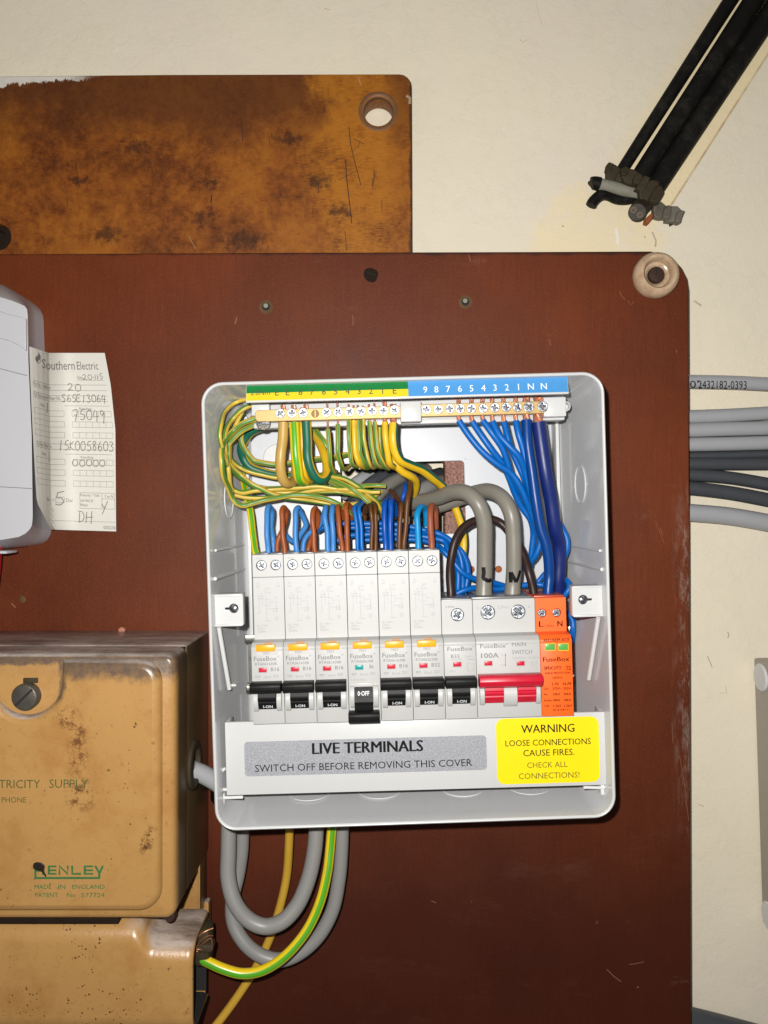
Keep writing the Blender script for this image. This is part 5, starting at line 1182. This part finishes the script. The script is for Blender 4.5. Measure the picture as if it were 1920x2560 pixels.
# left bundle (crop e1), arcing out from behind the bar
yl = [
 ('outermost yellow earth wire arcing round the left of the bundle', 'gy', 1.35, .3, [(620, 70, 90), (478, 85, 88), (330, 130, 86), (220, 235, 84), (155, 380, 82), (147, 530, 80), (170, 690, 78), (230, 860, 74), (330, 1000, 68), (480, 1110, 66), (680, 1165, 66), (900, 1170, 68)]),
 ('yellow earth wire arcing just inside the outermost one', 'gy', 1.5, .42, [(620, 150, 90), (505, 165, 89), (400, 230, 88), (300, 330, 87), (225, 440, 86), (205, 570, 85), (200, 720, 82), (225, 860, 78), (300, 960, 76), (420, 1060, 76), (560, 1150, 78), (740, 1225, 80), (900, 1275, 81), (1100, 1310, 80), (1300, 1335, 78), (1500, 1362, 76), (1700, 1380, 74), (1930, 1330, 70), (2090, 1240, 66), (2150, 1190, 58)]),
 ('green striped earth wire sweeping lowest round the left corner', 'gy', 1.6, .05, [(640, 280, 94), (560, 325, 94), (430, 385, 94), (290, 485, 94), (205, 600, 94), (165, 740, 94), (165, 880, 93), (192, 1020, 92), (238, 1160, 91), (292, 1280, 90), (345, 1355, 89), (420, 1385, 88), (520, 1365, 87), (680, 1325, 86), (850, 1285, 86), (1020, 1262, 86), (1200, 1262, 86), (1380, 1285, 86), (1540, 1345, 86), (1690, 1430, 84), (1760, 1480, 78), (1790, 1530, 66)]),
 ('green striped earth wire forming the inner left loop', 'gy', 1.55, .0, [(650, 350, 92), (565, 400, 92), (430, 470, 92), (315, 555, 92), (255, 650, 91), (240, 760, 90), (262, 870, 89), (320, 950, 86), (400, 1020, 84), (520, 1110, 84), (640, 1180, 84), (760, 1235, 84), (900, 1282, 84)]),
 ('yellow earth wire curving from the inner loop to the middle cable', 'gy', 1.5, .25, [(420, 240, 84), (340, 420, 82), (275, 600, 80), (262, 740, 80), (285, 830, 80), (370, 905, 79), (500, 965, 78), (650, 1010, 77), (850, 1040, 76), (1150, 1040, 74), (1400, 1010, 76), (1520, 1020, 78), (1659, 1060, 80), (1800, 1130, 81), (1950, 1240, 81), (2060, 1340, 79), (2118, 1440, 74), (2130, 1520, 64)]),
 ('thick dark green earth wire bending inside the left loops', 'gytt', 2.9, .0, [(640, 430, 72), (540, 480, 70), (455, 560, 68), (415, 680, 66), (430, 800, 64), (500, 900, 63), (640, 970, 62), (840, 1015, 62), (1100, 1020, 62)]),
 ('green and yellow earth wire crossing level behind the hanging loops', 'gy', 1.7, .5, [(600, 270, 80), (470, 400, 78), (405, 520, 76), (420, 640, 75), (480, 750, 74), (570, 835, 73), (680, 870, 72), (820, 880, 71), (1050, 860, 68), (1310, 820, 64), (1500, 800, 60), (1700, 760, 56)]),
 ('earth wire running level from the lower left corner to the right', 'gy', 1.5, .3, [(240, 860, 82), (250, 1000, 82), (275, 1130, 82), (320, 1200, 82), (420, 1225, 82), (560, 1208, 82), (800, 1188, 82), (1100, 1165, 82), (1350, 1155, 82), (1500, 1170, 82), (1700, 1205, 81), (1900, 1270, 80), (2060, 1330, 72), (2130, 1360, 62)]),
 ('earth wire with green underside crossing above the brown wires', 'gy', 1.45, .18, [(330, 1255, 80), (450, 1280, 80), (650, 1295, 79), (850, 1280, 79), (1050, 1245, 79), (1250, 1210, 80), (1450, 1185, 81), (1659, 1185, 82), (1850, 1200, 83), (2000, 1215, 84), (2095, 1218, 84)]),
 ('straight pale green earth wire ending at the clipped cable tip', 'gyw', 1.3, .0, [(1480, 1090, 74), (1600, 1140, 76), (1750, 1155, 79), (1900, 1140, 81), (2060, 1140, 82), (2170, 1148, 82)]),
 ('yellow earth wire sagging between the horizontal strands', 'gy', 1.4, .35, [(700, 1205, 78), (900, 1230, 78), (1150, 1225, 78), (1400, 1215, 79), (1620, 1225, 80), (1800, 1260, 78), (1960, 1310, 72), (2050, 1350, 60)]),
 ('green striped earth wire sloping down to the fourth breaker', 'gyw', 1.5, .0, [(1420, 1040, 76), (1500, 1070, 78), (1620, 1110, 82), (1760, 1180, 84), (1880, 1280, 84), (1985, 1370, 83), (2040, 1420, 78), (2080, 1470, 66)]),
]
for lab, mt, r, ph, pts in yl: wire('earth_wire', lab, gL, W_('e1', pts), r, M[mt], ph, .0)
# wires hanging from the earth bar (crop e2)
zt_ = 97.5
def dn(*a): return [('e2', *p) for p in a]
copN = (13, .75)
hang = [
 ('thin earth wire with long bare copper, under the terminal numbered 6', 'gyw', 1.35, .0, dn((182, 150, zt_), (192, 300, 98), (203, 450, 97), (215, 560, 94), (240, 640, 86), (280, 640, 74)), (26, .6)),
 ('thin earth wire hanging alone under the terminal numbered 5', 'gy', 1.45, .0, dn((298, 95, zt_), (296, 280, 98), (302, 430, 97), (325, 550, 94), (370, 610, 84), (430, 580, 70)), (19, .6)),
 ('left one of two thin earth wires under the terminal numbered 4', 'gyw', 1.4, .0, dn((425, 40, zt_), (430, 250, 98), (437, 420, 97), (455, 530, 95), (500, 585, 86), (560, 560, 72)), (9, .6)),
 ('yellow one of two earth wires under the terminal numbered 4', 'yel', 1.5, .35, dn((482, 52, zt_), (487, 280, 98), (500, 430, 97), (540, 540, 95), (590, 590, 86), (650, 570, 72)), (9, .6)),
 ('green faced earth wire on the left under the terminal numbered 3', 'gyw', 1.4, .04, dn((530, 50, zt_), (540, 250, 98), (556, 420, 97), (590, 540, 95), (630, 595, 86), (690, 560, 72)), (9, .6)),
 ('striped earth wire on the right under the terminal numbered 3', 'gy', 1.45, -.12, dn((588, 38, zt_), (597, 250, 98), (618, 410, 97), (655, 540, 95), (700, 595, 86), (760, 560, 72)), (8, .6)),
 ('left one of two striped earth wires under the terminal numbered 2', 'gyw', 1.35, -.05, dn((660, 60, zt_), (676, 250, 98), (698, 420, 97), (740, 545, 95), (790, 590, 86), (850, 560, 72)), (10, .6)),
 ('right one of two striped earth wires under the terminal numbered 2', 'gy', 1.45, -.06, dn((722, 68, zt_), (735, 250, 98), (765, 420, 97), (815, 550, 95), (868, 600, 86), (920, 570, 72)), (11, .6)),
 ('thin earth wire half hidden behind the terminal numbered 1', 'gyw', 1.2, .1, dn((785, 130, 88), (790, 300, 88), (800, 430, 86), (830, 520, 80)), None),
 ('yellow earth wire with a green edge under the terminal numbered 1', 'yel', 1.95, .22, dn((840, 72, zt_), (850, 250, 98), (866, 420, 97), (898, 540, 94), (950, 590, 86), (1000, 600, 74)), (12, 1.3)),
]
for lab, mt, r, ph, pts, cp in hang: wire('earth_wire', lab, gE, pts, r, M[mt], ph, .0, cp)
# thick old looped wires
gT = 'thick old earth wires hanging in loops'
wire('earth_wire', 'thick tan old earth wire hanging in a loop at the far left of the bar', gT, W_('e1', [(920, 370, zt_), (908, 560, 98), (890, 760, 98), (885, 920, 97), (900, 1040, 95), (950, 1105, 91), (1010, 1110, 85), (1060, 1050, 78), (1080, 900, 72), (1080, 700, 68)]), 3.05, M['tanw'], cop=(10, 1.5), n=20)
wire('earth_wire', 'thick bright green and yellow striped earth wire in a hanging loop', gT, W_('e1', [(1050, 375, zt_), (1062, 560, 98), (1074, 760, 98), (1088, 920, 97), (1115, 1040, 94), (1160, 1095, 88), (1205, 1050, 80), (1215, 900, 74), (1210, 700, 68)]), 3.05, M['gyb'], .0, cop=(10, 1.6), n=20)
wire('earth_wire', 'yellow edged earth wire squeezed left of the dark green loop', gT, W_('e1', [(1150, 375, 94), (1152, 600, 94), (1160, 800, 94), (1175, 960, 92), (1205, 1060, 88), (1250, 1090, 80)]), 1.7, M['yel'], .3, cop=(9, 1.0))
wire('earth_wire', 'thick dark green old earth wire hanging in an open loop', gT, W_('e1', [(1200, 365, zt_), (1207, 600, 98), (1218, 790, 98), (1250, 930, 97), (1310, 1040, 95), (1385, 1070, 92), (1440, 1010, 88), (1450, 890, 84), (1420, 750, 80), (1350, 600, 74), (1290, 480, 68)]), 2.85, M['gytt'], -.06, cop=(10, 1.5), n=20)
wire('earth_wire', 'green and yellow earth wire slanting behind the dark green loop', gT, W_('e1', [(1290, 430, 72), (1350, 520, 76), (1410, 600, 78), (1460, 720, 78), (1500, 900, 72), (1560, 1000, 66)]), 1.7, M['gyw'], .0)
wire('main_earth_wire', 'thick yellow and teal earth wire under the last terminal, curving right behind the tails', None,
     dn((940, 85, zt_), (938, 250, 98), (955, 400, 97), (1010, 500, 95), (1120, 560, 90), (1260, 620, 84), (1390, 710, 76), (1500, 810, 68)) + [('e4', 300, 60, 62), ('e4', 350, 170, 60), ('e4', 395, 330, 60), ('e4', 415, 480, 62), ('e4', 405, 640, 62), ('e4', 380, 800, 60)], 2.75, M['gyt'], .24, cop=(11, 2.0), n=20)
wire('bonding_wire', 'yellow earth wire bending sharply down into the middle opening', None, dn((900, 470, 84), (960, 560, 86), (1040, 640, 84), (1130, 690, 80), (1190, 750, 74), (1195, 830, 66), (1165, 930, 56), (1130, 1000, 46)), 2.35, M['yel'], .35, n=18)
wire('earth_wire', 'green and yellow earth wire dropping down left of the first breaker', None, W_('e1', [(410, 1000, 58), (440, 1150, 64), (475, 1300, 70), (515, 1440, 74)]) + [('c3', 104, 20, 80), ('c3', 126, 120, 84), ('c3', 134, 170, 86), ('c3', 138, 260, 86)], 2.1, M['gyb'], .05, n=18)

# blue and brown tails looping into the breakers
gB = 'blue and brown wires looping into the breaker tops'
zf = 97
def e3(*a): return [('e3', *p) for p in a]
def lp(lab, pts, r, mt): wire('circuit_wire', lab, gB, pts, r, M[mt])
lp('light blue wire looping into the first breaker', e3((195, 1000, zf), (188, 900, zf), (182, 700, zf), (172, 450, 96), (178, 290, 94), (208, 235, 91), (245, 290, 86), (255, 420, 83), (240, 560, 82), (262, 720, 80), (282, 840, 80), (285, 1000, 80)), 1.62, 'bluel')
lp('red brown wire looping and crossing itself above the first breaker', e3((462, 990, zf), (455, 900, zf), (432, 700, zf), (412, 450, 96), (418, 300, 94), (440, 252, 91), (478, 300, 86), (480, 430, 83), (420, 600, 82), (355, 760, 82), (340, 880, 82), (340, 990, 82)), 1.55, 'brown')
lp('light blue wire in an open bow above the second breaker', e3((658, 990, zf), (650, 900, zf), (625, 700, zf), (628, 450, 96), (640, 300, 94), (672, 252, 91), (720, 320, 86), (775, 450, 83), (790, 530, 82), (725, 660, 80), (640, 780, 78), (560, 770, 76), (490, 700, 72)), 1.62, 'bluel')
lp('red brown wire looping into the second breaker', e3((945, 990, zf), (934, 880, zf), (915, 650, zf), (902, 430, 96), (915, 300, 94), (945, 255, 91), (985, 330, 86), (990, 470, 83), (930, 640, 80), (870, 800, 78), (830, 900, 78), (820, 990, 78)), 1.5, 'brown')
lp('left one of two light blue wires entering the third breaker', e3((1152, 990, zf), (1142, 880, zf), (1128, 620, zf), (1102, 400, 96), (1100, 280, 94), (1110, 235, 90), (1080, 380, 84), (1000, 540, 80), (850, 660, 78), (770, 780, 78), (745, 960, 78)), 1.6, 'bluel')
lp('right one of two light blue wires entering the third breaker', e3((1228, 990, zf), (1226, 880, zf), (1225, 620, zf), (1210, 400, 96), (1208, 280, 94), (1225, 228, 90), (1290, 270, 84), (1330, 420, 76)), 1.6, 'bluel')
lp('left one of two red brown wires entering the third breaker', e3((1380, 980, zf), (1368, 880, zf), (1342, 650, zf), (1312, 400, 96), (1302, 290, 94), (1310, 235, 90), (1360, 280, 84), (1390, 420, 76)), 1.5, 'brown')
lp('right one of two red brown wires entering the third breaker', e3((1460, 980, zf), (1456, 880, zf), (1455, 600, zf), (1440, 380, 96), (1436, 250, 94), (1450, 195, 90), (1500, 240, 84), (1530, 420, 74)), 1.55, 'brown')
lp('left one of two slim blue wires entering the fourth breaker', dn((530, 1570, zf), (526, 1500, zf), (515, 1270, zf), (492, 1120, 96), (492, 1060, 94), (512, 1030, 90), (560, 990, 82), (640, 940, 70)), 1.22, 'blue4')
lp('right one of two slim blue wires entering the fourth breaker', dn((584, 1570, zf), (578, 1500, zf), (562, 1270, zf), (545, 1110, 96), (544, 1060, 94), (558, 1025, 90), (600, 990, 82), (680, 960, 70)), 1.22, 'blue4')
lp('left one of two dark brown wires entering the fourth breaker', dn((684, 1570, zf), (686, 1480, zf), (690, 1250, zf), (682, 1090, 96), (668, 1030, 92), (640, 1040, 86), (610, 1120, 78)), 1.2, 'brownd')
lp('right one of two dark brown wires entering the fourth breaker', dn((730, 1570, zf), (732, 1480, zf), (736, 1250, zf), (732, 1090, 96), (722, 1020, 92), (700, 1000, 84), (670, 1030, 74)), 1.2, 'brownd')
lp('left one of two royal blue wires entering the fifth breaker', dn((850, 1570, zf), (844, 1480, zf), (838, 1280, zf), (832, 1100, 96), (836, 1010, 94), (850, 980, 89), (880, 960, 80), (930, 900, 68)), 1.7, 'blued')
lp('right one of two royal blue wires entering the fifth breaker', dn((908, 1570, zf), (905, 1480, zf), (905, 1250, zf), (905, 1080, 96), (908, 1000, 94), (922, 975, 89), (950, 1020, 80), (965, 1140, 72)), 1.7, 'blued')
lp('left one of two dark brown wires entering the fifth breaker', dn((1004, 1570, zf), (1006, 1480, zf), (1012, 1250, zf), (1022, 1080, 96), (1030, 1030, 94), (1020, 1000, 88), (970, 930, 78), (930, 870, 66)), 1.55, 'brownd')
lp('long dark brown wire rising past the others from the fifth breaker', dn((1058, 1570, zf), (1062, 1480, zf), (1078, 1280, zf), (1092, 1080, 96), (1108, 950, 95), (1122, 850, 92), (1130, 790, 86), (1120, 740, 74)), 1.55, 'brownd')
lp('short royal blue wire slanting beside the long dark brown one', dn((1035, 1010, 84), (1048, 950, 86), (1062, 880, 86), (1080, 810, 82), (1095, 760, 72)), 1.3, 'blued')
lp('cyan blue wire hooked over into the sixth breaker', dn((1226, 1560, zf), (1222, 1480, zf), (1216, 1280, zf), (1214, 1150, 96), (1228, 1075, 93), (1262, 1045, 89), (1300, 1075, 84), (1315, 1160, 80), (1318, 1260, 76)), 1.85, 'bluec')
lp('pinkish brown wire hooked over into the sixth breaker', dn((1380, 1560, zf), (1376, 1480, zf), (1368, 1280, zf), (1362, 1130, 96), (1368, 1060, 93), (1385, 1035, 89), (1412, 1070, 84), (1424, 1170, 80), (1426, 1290, 76)), 1.9, 'brownr')
lp('brown wire end disappearing behind the royal blue pair', dn((905, 860, 66), (930, 910, 74), (950, 960, 76), (965, 1040, 72), (970, 1150, 66)), 1.5, 'brownd')
lp('brown wire curling behind the slim blue pair', dn((640, 1030, 74), (615, 1080, 72), (605, 1180, 70), (600, 1280, 66)), 1.5, 'brownd')
lp('blue wire end bending behind the slim blue pair', dn((470, 1000, 66), (455, 1080, 70), (450, 1180, 70), (455, 1260, 66)), 1.5, 'blue4')

# blue neutral bundle running behind, then down to the neutral bar
gN = 'blue neutral wires behind the breakers'
def nb_(lab, pts, r=1.75): wire('neutral_wire', lab, gN, pts, r, M['blue'])
nb_('topmost blue neutral wire of the level bundle behind the breakers', dn((60, 1320, 74), (180, 1265, 72), (350, 1240, 70), (650, 1240, 70), (950, 1250, 70), (1200, 1290, 71), (1400, 1350, 72), (1540, 1440, 73)) + [('e4', 380, 560, 74), ('e4', 440, 680, 74), ('e4', 455, 800, 74), ('e4', 435, 960, 74), ('e4', 430, 1090, 74)])
nb_('second blue neutral wire of the level bundle', dn((380, 1290, 66), (650, 1290, 66), (950, 1310, 66), (1150, 1340, 67), (1350, 1340, 74)) + [('e4', 130, 380, 76), ('e4', 260, 455, 76), ('e4', 360, 590, 76), ('e4', 400, 740, 76), ('e4', 400, 900, 76), ('e4', 395, 1090, 76)])
nb_('third blue neutral wire of the level bundle, bright and straight', dn((260, 1450, 74), (420, 1380, 73), (600, 1365, 73), (800, 1360, 73), (1100, 1370, 73), (1350, 1400, 74), (1520, 1450, 75)) + [('e4', 250, 560, 78), ('e4', 320, 660, 80), ('e4', 350, 800, 80), ('e4', 355, 950, 80), ('e4', 355, 1090, 80)])
nb_('lowest blue neutral wire of the level bundle', dn((560, 1430, 68), (800, 1420, 68), (1050, 1420, 69), (1300, 1440, 72), (1460, 1500, 75)) + [('e4', 200, 570, 80), ('e4', 300, 680, 82), ('e4', 400, 790, 82), ('e4', 530, 865, 80), ('e4', 690, 890, 74), ('e4', 820, 930, 70), ('e4', 950, 990, 66)])
nb_('blue neutral wire running low behind the grey tails', [('e4', 340, 1010, 82), ('e4', 420, 972, 82), ('e4', 540, 955, 80), ('e4', 740, 965, 74), ('e4', 900, 950, 72), ('e4', 1060, 925, 72), ('e4', 1200, 915, 72), ('e4', 1300, 950, 74), ('e4', 1380, 1030, 76)])
nb_('blue neutral wire curving up behind the neutral cables', [('e4', 1150, 930, 66), ('e4', 1200, 870, 66), ('e4', 1260, 800, 66), ('e4', 1320, 760, 66)], 1.5)
nb_('blue neutral wire crossing behind the middle breakers', dn((430, 1230, 62), (600, 1300, 62), (760, 1390, 62), (900, 1470, 62)), 1.7)
gS = 'blue neutral wires fanning from the neutral bar'
def c2(*a): return [('c2', *p) for p in a]
cpb = (14.5, 1.35)
fan = [
 ('blue neutral wire under the terminal numbered 6, leftmost of the fan', c2((478, 378, 97), (545, 480, 98), (640, 590, 98), (750, 685, 97), (850, 755, 96), (920, 850, 94), (965, 960, 92), (1000, 1060, 88), (1040, 1140, 84), (1060, 1230, 82), (1030, 1330, 80), (975, 1400, 76), (920, 1430, 70))),
 ('blue neutral wire under the terminal numbered 5', c2((570, 380, 97), (630, 470, 96), (710, 580, 95), (790, 690, 93), (840, 790, 90), (880, 900, 86), (930, 1000, 84), (990, 1080, 82), (1010, 1180, 78), (1000, 1290, 76), (985, 1420, 74))),
 ('blue neutral wire under the terminal numbered 4', c2((648, 376, 97), (720, 470, 98), (790, 580, 97), (830, 690, 94), (855, 770, 92), (900, 850, 90), (960, 950, 86), (1000, 1080, 80), (1020, 1200, 76))),
 ('blue neutral wire under the terminal numbered 3', c2((718, 384, 97), (765, 480, 99), (840, 560, 100), (905, 630, 99), (945, 730, 96), (980, 860, 92), (1010, 1000, 86), (1040, 1120, 80))),
 ('blue neutral wire under the terminal numbered 2', c2((798, 380, 97), (820, 470, 95), (850, 570, 93), (895, 680, 92), (950, 800, 90), (990, 920, 86), (1030, 1060, 80))),
 ('blue neutral wire under the terminal numbered 1', c2((885, 378, 97), (905, 470, 98), (935, 580, 98), (965, 720, 96), (990, 860, 92), (1020, 1000, 86), (1060, 1150, 80)))]
for lab, pts in fan: wire('neutral_wire', lab, gS, pts, 1.95, M['blue'], cop=cpb)
wire('neutral_cable', 'thick deep blue neutral cable from the bar down to the orange device', None, c2((962, 372, 97), (970, 540, 98), (1000, 750, 98), (1030, 950, 98), (1062, 1150, 98)) + [('e4', 1260, 480, 97), ('e4', 1292, 660, 96), ('e4', 1295, 840, 95), ('e4', 1288, 1000, 95), ('e4', 1285, 1080, 95)], 3.1, M['bluen'], cop=(14.5, 2.2), n=20)
wire('neutral_cable', 'thickest navy blue cable at the right end of the neutral bar', None, c2((1046, 390, 97), (1068, 560, 98), (1100, 750, 97), (1135, 950, 94), (1165, 1150, 90)) + [('e4', 1395, 500, 84), ('e4', 1400, 700, 82), ('e4', 1395, 860, 80), ('e4', 1390, 1000, 78), ('e4', 1380, 1100, 76)], 4.1, M['navy'], cop=(15, 2.9), n=22)
wire('neutral_wire', 'blue wire bulging out right of the navy cable', None, [('e4', 1400, 280, 70), ('e4', 1440, 350, 72), ('e4', 1478, 440, 74), ('e4', 1482, 540, 74), ('e4', 1455, 630, 72), ('e4', 1400, 720, 68)], 2.0, M['blue'])
wire('neutral_wire', 'blue wire curling in a small ring beside the orange device', None, [('e4', 1380, 880, 68), ('e4', 1440, 862, 74), ('e4', 1490, 890, 78), ('e4', 1505, 955, 80), ('e4', 1470, 1020, 80), ('e4', 1420, 1060, 78), ('e4', 1380, 1120, 74)], 1.75, M['blue'])
wire('neutral_wire', 'short blue wire end showing right of the orange device', None, [('c4', 1150, 600, 64), ('c4', 1210, 640, 68), ('c4', 1240, 690, 70), ('c4', 1245, 760, 70), ('c4', 1235, 860, 66)], 1.9, M['blue'])

# grey meter tails with hand-inked letters, and the brown link
def mark(strokes):
    def f(m, mats, q, r):
        mats.append(M['printk']); c_ = spline(q, .7)
        for st, w in strokes:
            pts = [P('e4', x, y, 92 + r)[:2] for x, y in st]; pts = [tuple(v[:2]) for v in spline([(*p, 0) for p in pts], .35)]
            n = len(pts); V = []; Fs = []
            for i in range(n):
                a = pts[max(i - 1, 0)]; b = pts[min(i + 1, n - 1)]; dx, dy = b[0] - a[0], b[1] - a[1]; l = math.hypot(dx, dy) or 1
                for s in (-1, -.5, 0, .5, 1):
                    X, Y = pts[i][0] - dy / l * w / 2 * s, pts[i][1] + dx / l * w / 2 * s
                    ax = min(c_, key=lambda t: abs(t.y - Y) + (0 if abs(t.z - 92) < 12 else 99)); dd_ = X - ax.x
                    rr = r * (1.0)
                    V.append((X, Y, ax.z + math.sqrt(max(rr * rr - dd_ * dd_, 0)) + .22))
            for i in range(n - 1):
                for k in range(4): Fs.append((i * 5 + k, i * 5 + k + 1, (i + 1) * 5 + k + 1, (i + 1) * 5 + k))
            m.add(V, Fs, 1)
    return f
flare = lambda t: 1 + .16 * max(0, (t - .93) / .07)
wire('meter_tail', 'thick grey cable hand marked L, arching into the main switch', 'grey tails arching into the main switch',
     [('e2', 1000, 1060, 40), ('e2', 1180, 1000, 54), ('c2', 320, 930, 72), ('c2', 450, 885, 86), ('c2', 545, 900, 94), ('c2', 615, 970, 98), ('c2', 658, 1090, 97), ('e4', 630, 500, 94), ('e4', 628, 760, 92), ('e4', 622, 920, 92), ('e4', 618, 1040, 92), ('e4', 616, 1080, 92)], 4.75, M['grey'], cat='cable', n=26, rs=flare,
     marks=mark([([(616, 738), (620, 800), (617, 850), (640, 868), (675, 880), (705, 868)], 2.3), ([(650, 872), (690, 882)], 1.8)]))
wire('meter_tail', 'thick grey cable hand marked N, arching into the main switch', 'grey tails arching into the main switch',
     [('e2', 1150, 1090, 36), ('c2', 320, 990, 56), ('c2', 480, 935, 66), ('c2', 600, 890, 74), ('c2', 700, 880, 84), ('c2', 790, 930, 92), ('c2', 850, 1040, 96), ('e4', 928, 420, 95), ('e4', 932, 600, 94), ('e4', 932, 760, 93), ('e4', 922, 920, 92), ('e4', 915, 1040, 92), ('e4', 913, 1080, 92)], 4.6, M['grey'], cat='cable', n=26, rs=flare,
     marks=mark([([(898, 788), (898, 840), (902, 898)], 2.0), ([(900, 792), (925, 840), (955, 892)], 2.2), ([(955, 895), (975, 850), (990, 800), (1000, 772)], 1.7)]))
wire('link_wire', 'dark brown link wire arching behind the tails to the orange device', None,
     [('e4', 280, 1090, 92), ('e4', 278, 1000, 92), ('e4', 270, 820, 90), ('e4', 278, 640, 88), ('e4', 330, 450, 86), ('e4', 420, 320, 84), ('e4', 540, 250, 82), ('e4', 690, 240, 81), ('e4', 790, 280, 81), ('e4', 880, 370, 82), ('e4', 970, 490, 84), ('e4', 1040, 640, 88), ('e4', 1090, 800, 91), ('e4', 1125, 950, 92), ('e4', 1145, 1060, 92)], 2.5, M['brownk'], n=18)

# cables coming through the opening in the back
gO = 'sheathed cables coming through the back opening'
for lab, pts, r, mt in (
  ('dark grey cable coming through the back opening, upper', dn((480, 1000, 58), (640, 820, 52), (820, 700, 40), (1050, 610, 18), (1250, 540, 6)), 4.6, 'greyd'),
  ('grey sheathed cable slanting from the opening to the middle breakers', dn((640, 1060, 66), (760, 900, 62), (900, 780, 52), (1100, 690, 34), (1320, 620, 12)), 4.4, 'grey'),
  ('dark cable in the opening beneath the bent yellow wire', dn((800, 1080, 60), (950, 940, 56), (1120, 820, 46), (1300, 730, 30), (1480, 670, 10)), 4.8, 'greyd'),
  ('mid grey cable lowest in the opening beside the tails', dn((900, 1130, 58), (1050, 1000, 54), (1220, 880, 46), (1380, 800, 34), (1560, 740, 12)), 5.0, 'greyc'),
  ('pale grey cable seen deepest in the opening', dn((350, 900, 40), (560, 740, 30), (760, 620, 16), (900, 540, 6)), 4.5, 'greyl')):
    wire('sheathed_cable', lab, gO, pts, r, M[mt], cat='cable', n=20)

# ------------------------------------------------------------------ cables hanging below the unit
def c7(*a): return [('c7', *p) for p in a]
wire('tail_cable', 'grey cable hanging in the shorter, front loop under the unit', 'grey cable loops under the unit', c7((1010, 20, 74), (1008, 150, 76), (1008, 280, 78), (1040, 390, 80), (1100, 460, 80), (1170, 487, 80), (1245, 465, 80), (1310, 395, 78), (1360, 280, 76), (1388, 150, 74), (1398, 20, 72)), 4.75, M['greyc'], cat='cable', n=24)
wire('tail_cable', 'grey cable hanging in the longer, rear loop under the unit', 'grey cable loops under the unit', c7((1070, 20, 60), (1066, 150, 60), (1050, 260, 60), (1025, 370, 62), (1030, 470, 64), (1080, 560, 66), (1150, 615, 66), (1230, 635, 66), (1310, 610, 66), (1400, 535, 66), (1465, 420, 66), (1495, 280, 66), (1506, 150, 66), (1510, 20, 66)), 4.4, M['greyc'], cat='cable', n=24)
wire('bonding_cable', 'old tan yellow cable running down behind the grey loops', None, c7((1278, 40, 62), (1274, 150, 56), (1264, 270, 50), (1238, 390, 47), (1190, 540, 44), (1125, 675, 43), (1045, 800, 43), (960, 915, 44), (880, 1010, 46)), 2.75, M['tanl'], cat='cable', n=20)
o = wire('earth_cable', 'bright green and yellow earth cable curving to the beige cut-out', None, c7((1466, 30, 76), (1458, 130, 78), (1444, 250, 82), (1410, 385, 86), (1350, 510, 90), (1255, 620, 94), (1160, 680, 96), (1070, 695, 97), (980, 672, 97), (920, 645, 96), (885, 628, 95)), 2.95, M['gyb'], .04, cat='cable', n=20)
m = MB()
for k, pts in enumerate((((885, 628, 95), (868, 600, 97), (862, 560, 99), (858, 510, 99)), ((880, 626, 95), (862, 610, 98), (880, 560, 101), (915, 530, 101), (938, 528, 99)), ((882, 620, 96), (875, 580, 100), (900, 560, 102), (930, 540, 102), (935, 590, 100)),
                         ((880, 630, 95), (858, 632, 97), (862, 560, 101), (872, 505, 100)), ((885, 625, 95), (890, 590, 101), (866, 585, 102), (870, 540, 101), (905, 510, 100), (940, 495, 98)), ((872, 600, 101), (860, 580, 100), (868, 520, 100), (892, 515, 102)))):
    tube(m, [P('c7', *p) for p in pts], .42, 0, 7, step=.8)
m.build('copper_strands', M['oldcopper'], o)
m = MB(); p = P('c6', 908, 98, 46); p = P('c6', 906, 101, 42); plate(m, [[(p[0] + a, p[1] + b) for a, b in ((-2.2, -1.8), (1.6, -1.8), (2.4, -.2), (1.4, 1.4), (-.6, 1.9), (-2.4, .6))]], 40, 44, 1.0); m.build('paint_crumb', plain('pink_crumb', (.42, .17, .11), .8), label='small pink crumb lying on the cut-out box top edge', category='crumb')

for o in bpy.data.objects:
    if '_o' in o: del o['_o']
